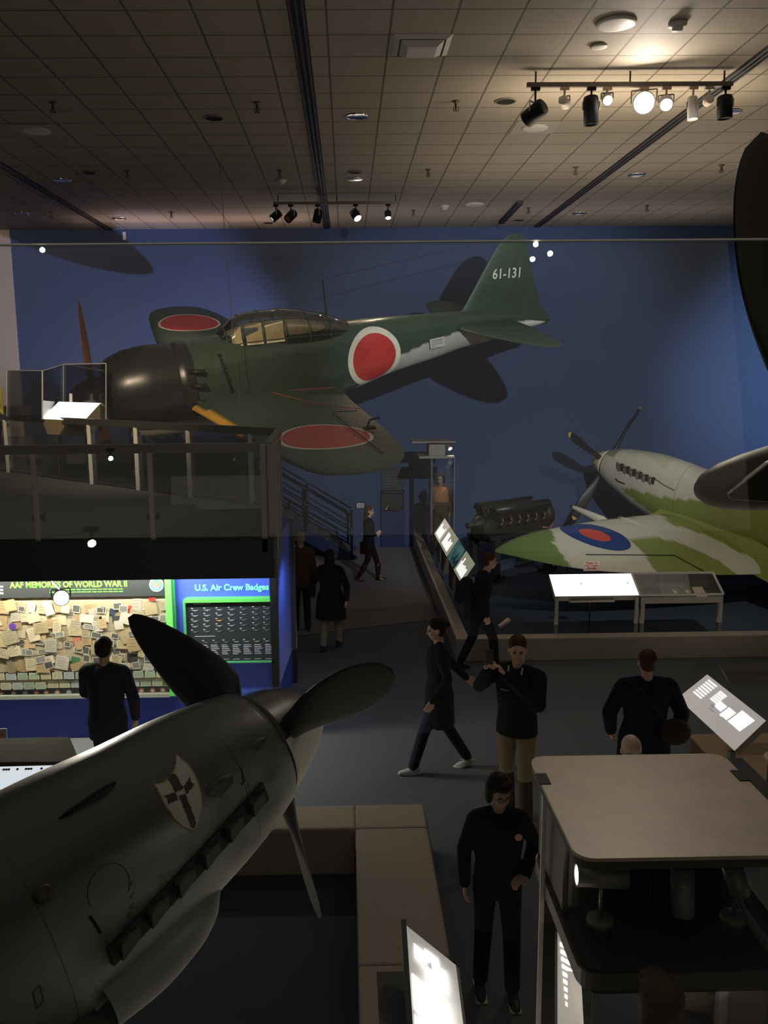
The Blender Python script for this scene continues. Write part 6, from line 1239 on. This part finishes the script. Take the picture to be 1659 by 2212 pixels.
# 3 dark-skirted person with pale stockings
p = PZ(716, 1402, 0)
o, k, S, hp = person('person in a wide black knee-length coat and pale trousers walking away', p.x, p.y, 0, 75, 1.62, dict(feet={1: (-.16, .10, .02, .03, .2), -1: (.16, -.09, 0, .05, 0)}, top=('coat_black', (.008, .009, .013), .9), topname='coat', hem=.56, flare=.075, infl=.035, legs=('trousers_cream', (.42, .36, .24), .85), shoes=('shoe_brown', (.05, .025, .015), .5), hair=('long', hairb), vox=.013,
    arms={1: ((-.08, .30, 1.16), (.05, .34, .93), (.3, .1, -1), (0, -1, 0)), -1: ((-.12, -.32, 1.16), (-.06, -.3, .92), (0, 0, -1), (0, 1, 0))}))
# 4 walker with a backpack
p = PZ(1035, 1447, 0)
o, k, S, hp = person('man in black with a backpack walking right before the platform corner', p.x, p.y, 0, 6, 1.76, dict(lean=.12, headx=.05, feet={1: (-.26, .09, .03, .06, .4), -1: (.22, -.09, 0, .07, 0)}, top=blk, hem=.76, legs=('jeans_black', (.018, .018, .022), .85), shoes=shoeb, hair=('short', hairbr), skin='fair'))
bp = blob('backpack', [('e', (0, 0, 0), (.13, .16, .23)), ('e', (-.07, 0, -.07), (.09, .13, .13)), ('c', (.1, .1, .16), .02, (.16, .13, -.1), .02), ('c', (.1, -.1, .16), .02, (.16, -.13, -.1), .02)], .011, mat('backpack_black', (.012, .012, .014), .7)); bp.location = (p.x - .22, p.y - .02, 1.2); bp.rotation_euler = (0, .1, math.radians(6)); tag(bp, 'bulging black backpack on the back of the man at the platform corner', 'backpack')
# 5 long-coated walker with white shoes, going left
p = PZ(948, 1664, 0)
person('person in a long dark coat and pale sneakers striding left across the floor', p.x, p.y, 0, 183, 1.74, dict(lean=.02, feet={1: (.30, .07, 0, .03, 0), -1: (-.33, -.06, .035, .08, .45)}, top=('coat_dark', (.012, .013, .014), .9), topname='coat', hem=.56, flare=.03, infl=.022, legs=jean, shoes=('sneaker_white', (.42, .45, .44), .6), hair=('bun', hairb), headpitch=8, skin='dim',
    arms={1: ((-.05, .24, 1.15), (.12, .26, .92), (.5, 0, -1), (0, -1, 0)), -1: ((-.16, -.23, 1.18), (-.34, -.2, 1.0), (-.7, 0, -.5), (0, 1, 0))}))
# 6 man taking a picture with a phone
p = PZ(1108, 1772, 0)
o, k, S, hp = person('man in a black pullover and khaki trousers holding up a phone to take a picture', p.x + .02, p.y, 0, 238, 1.88, dict(feet={1: (.10, .13, 0, .02), -1: (-.06, -.10, 0, .02)}, top=('pullover_black', (.010, .010, .011), .8), topname='pullover', hem=.86, bulk=1.6, infl=.03, legs=('trousers_khaki', (.15, .12, .075), .9), cuff=.075, shoes=('shoe_grey', (.05, .045, .04), .5), hair=('short', hairbr), headyaw=22, vox=.010, shoulder=.20, curl=.75,
    arms={-1: ((.10, -.33, 1.27), (.31, -.16, 1.52), (.35, .25, .8), (.5, .6, 0)), 1: ((.17, .26, 1.22), (.33, .0, 1.51), (.3, -.4, .8), (.5, -.6, 0))}))
ph = bmesh.new(); bx(ph, -.005, .005, -.038, .038, -.075, .075); pho = finish('mobile_phone', ph, mat('phone_black', (.01, .01, .012), .25), bevel=.006); tag(pho, 'black mobile phone held upright by the man in the black pullover', 'phone')
pho.matrix_world = Matrix.Translation(Vector((p.x, p.y, 0))) @ Matrix.Rotation(math.radians(238), 4, 'Z') @ Matrix.Translation((.385 * k, -.10 * k, 1.66 * k)) @ Matrix.Rotation(.3, 4, 'Z')
bm = bmesh.new(); bx(bm, .115 * k, .165 * k, -.10 * k, -.02 * k, 1.30 * k, 1.304 * k); lg_ = finish('chest_mark', bm, mat('mark_grey', (.3, .3, .3), .5), o)
bm = bmesh.new(); tube(bm, (.08 * k, -.06 * k, 1.5 * k), (.09 * k, -.055 * k, 1.44 * k), .008 * k); tube(bm, (.08 * k, .07 * k, 1.5 * k), (.09 * k, .065 * k, 1.44 * k), .008 * k); finish('collar_cord', bm, mat('cord_white', (.4, .38, .34), .7), o)
# 7 woman with glasses in the foreground
p = PZ(1070, 2133, 0)
o, k, S, hp = person('standing woman in black with short dark hair, glasses and a round pink badge', p.x, p.y, 0, 268, 1.63, dict(feet={1: (.12, .11, 0, .05), -1: (.02, -.12, 0, .03)}, top=blk, hem=.82, infl=.026, legs=('trousers_black', (.008, .008, .010), .85), shoes=('sneaker_black', (.012, .012, .012), .5), sole=True, hair=('bob', hairb), glasses=True, skin='dim', vox=.009, headyaw=16, headpitch=12,
    arms={1: ((-.10, .29, 1.17), (.08, .20, 1.0), (.6, -.7, 0), (0, 0, -1)), -1: ((-.03, -.25, 1.15), (.03, -.25, .90), (.1, 0, -1), (0, 1, 0))}))
bm = bmesh.new(); lathe(bm, [(.026, 0), (.024, .004), (0, .005)], 20, Matrix.Translation(S((.135, .13, 1.335))) @ Matrix.Rotation(PI / 2, 4, 'Y') @ Matrix.Rotation(.0, 4, 'X')); bdg = finish('round_badge', bm, mat('badge_pink', (.55, .22, .2), .5)); bdg.matrix_world = Matrix.Translation((p.x, p.y, 0)) @ Matrix.Rotation(math.radians(268), 4, 'Z'); tag(bdg, 'round pink badge pinned on the chest of the standing woman', 'badge')
# 8 dark-coated visitor seen from behind
q = PY(1400, 1408, 7.7)
o, k, S, hp = person('visitor in a long dark coat seen from behind, beside the tilted lit panel', q.x, 7.7, 0, 88, q.z, dict(top=('coat_black', (.008,) * 3), topname='coat', hem=.55, flare=.04, infl=.05, bulk=1.5, shoulder=.22, legs=blk, shoes=shoeb, hair=('short', hairbr), arms={1: ((.02, .33, 1.15), (.14, .28, .92), (.5, -.2, -1), (0, -1, 0)), -1: ((-.02, -.34, 1.15), (.06, -.33, .92), (.2, 0, -1), (0, 1, 0))}))
st_ = blob('shoulder_bag', [('e', (-.2, -.22, 1.05), (.09, .15, .13)), ('c', (-.15, .1, 1.46), .02, (-.2, -.15, 1.12), .02)], .011, mat('bag_brown_black', (.022, .014, .012), .7)); st_.location = (q.x, 7.7, 0); st_.rotation_euler = (0, 0, math.radians(88)); tag(st_, 'dark brown shoulder bag on the back of the visitor in the long dark coat', 'bag')
# 9 balding man behind the tan lid
q = PY(1366, 1592, 6.05)
person('balding man whose head shows just above the big tan case lid', q.x, 6.05, 0, 95, q.z, dict(top=blk, legs=jean, shoes=shoeb, hair=('fringe', ('hair_grey', (.25,) * 3)), skin='pale', vox=.012))
# 10 visitor looking at the memorabilia
q = PY(222, 1380, 8.3)
person('visitor in a dark jacket seen from behind, looking at the memorabilia case', q.x, 8.3, 0, 84, q.z, dict(top=('jacket_charcoal', (.022, .024, .032), .85), hem=.72, infl=.03, legs=blk, shoes=shoeb, hair=('short', hairb), vox=.011, shoulder=.20, arms={1: ((.1, .26, 1.15), (.24, .16, 1.06), (.6, -.4, .1), (0, -1, 0)), -1: ((-.04, -.3, 1.14), (.05, -.27, .92), (.1, 0, -1), (0, 1, 0))}))
# 11 visitor at far left on the deck
q = PZ(2, 1000, DZ)
person('visitor in a yellow vest over dark clothes at the left edge of the upper deck', q.x, q.y, DZ, 200, 1.72, dict(top=('vest_yellow', (.45, .42, .05), .7), topname='vest', legs=blk, shoes=shoeb, hair=('short', hairb), vox=.013))
# 12 brown-haired visitor at the bottom edge
q = PY(1430, 2118, 3.33)
person('brown-haired visitor whose head shows at the bottom edge before the case glass', q.x, 3.33, 0, 90, q.z, dict(top=('shirt_grey', (.12, .12, .13), .8), topname='shirt', legs=jean, shoes=shoeb, hair=('bob', ('hair_brown_warm', (.09, .055, .035), .45)), skin='fair', vox=.011))
# mannequin in the glass case
o, k, S, hp = person('flier mannequin in brown suit and orange life vest standing inside the glass case', MANQ[0], MANQ[1], PT, 250, 1.72, dict(top=('flight_suit', (.09, .055, .03), .85), topname='flight_suit', legs=('flight_suit', (.09,) * 3), shoes=('boot_brown', (.035,) * 3), boots=True, hair=('bob', ('flight_helmet', (.03, .016, .01), .5)), vox=.012, feet={1: (.0, .10, 0), -1: (0, -.10, 0)}))
blob('life_vest', [('l', [(S((0, 0, zz)), a * k, b * k) for zz, a, b in ((1.12, .145, .19), (1.25, .16, .205), (1.4, .15, .2), (1.475, .1, .13))])], .012, mat('vest_orange', (.42, .17, .06), .7), o)
bm = bmesh.new(); path(bm, [hp((.10, .05, .05)), hp((.12, 0, .055)), hp((.10, -.05, .05))], .02 * k, 8); finish('goggles', bm, mat('goggle_glass', (.3, .28, .3), .2), o)
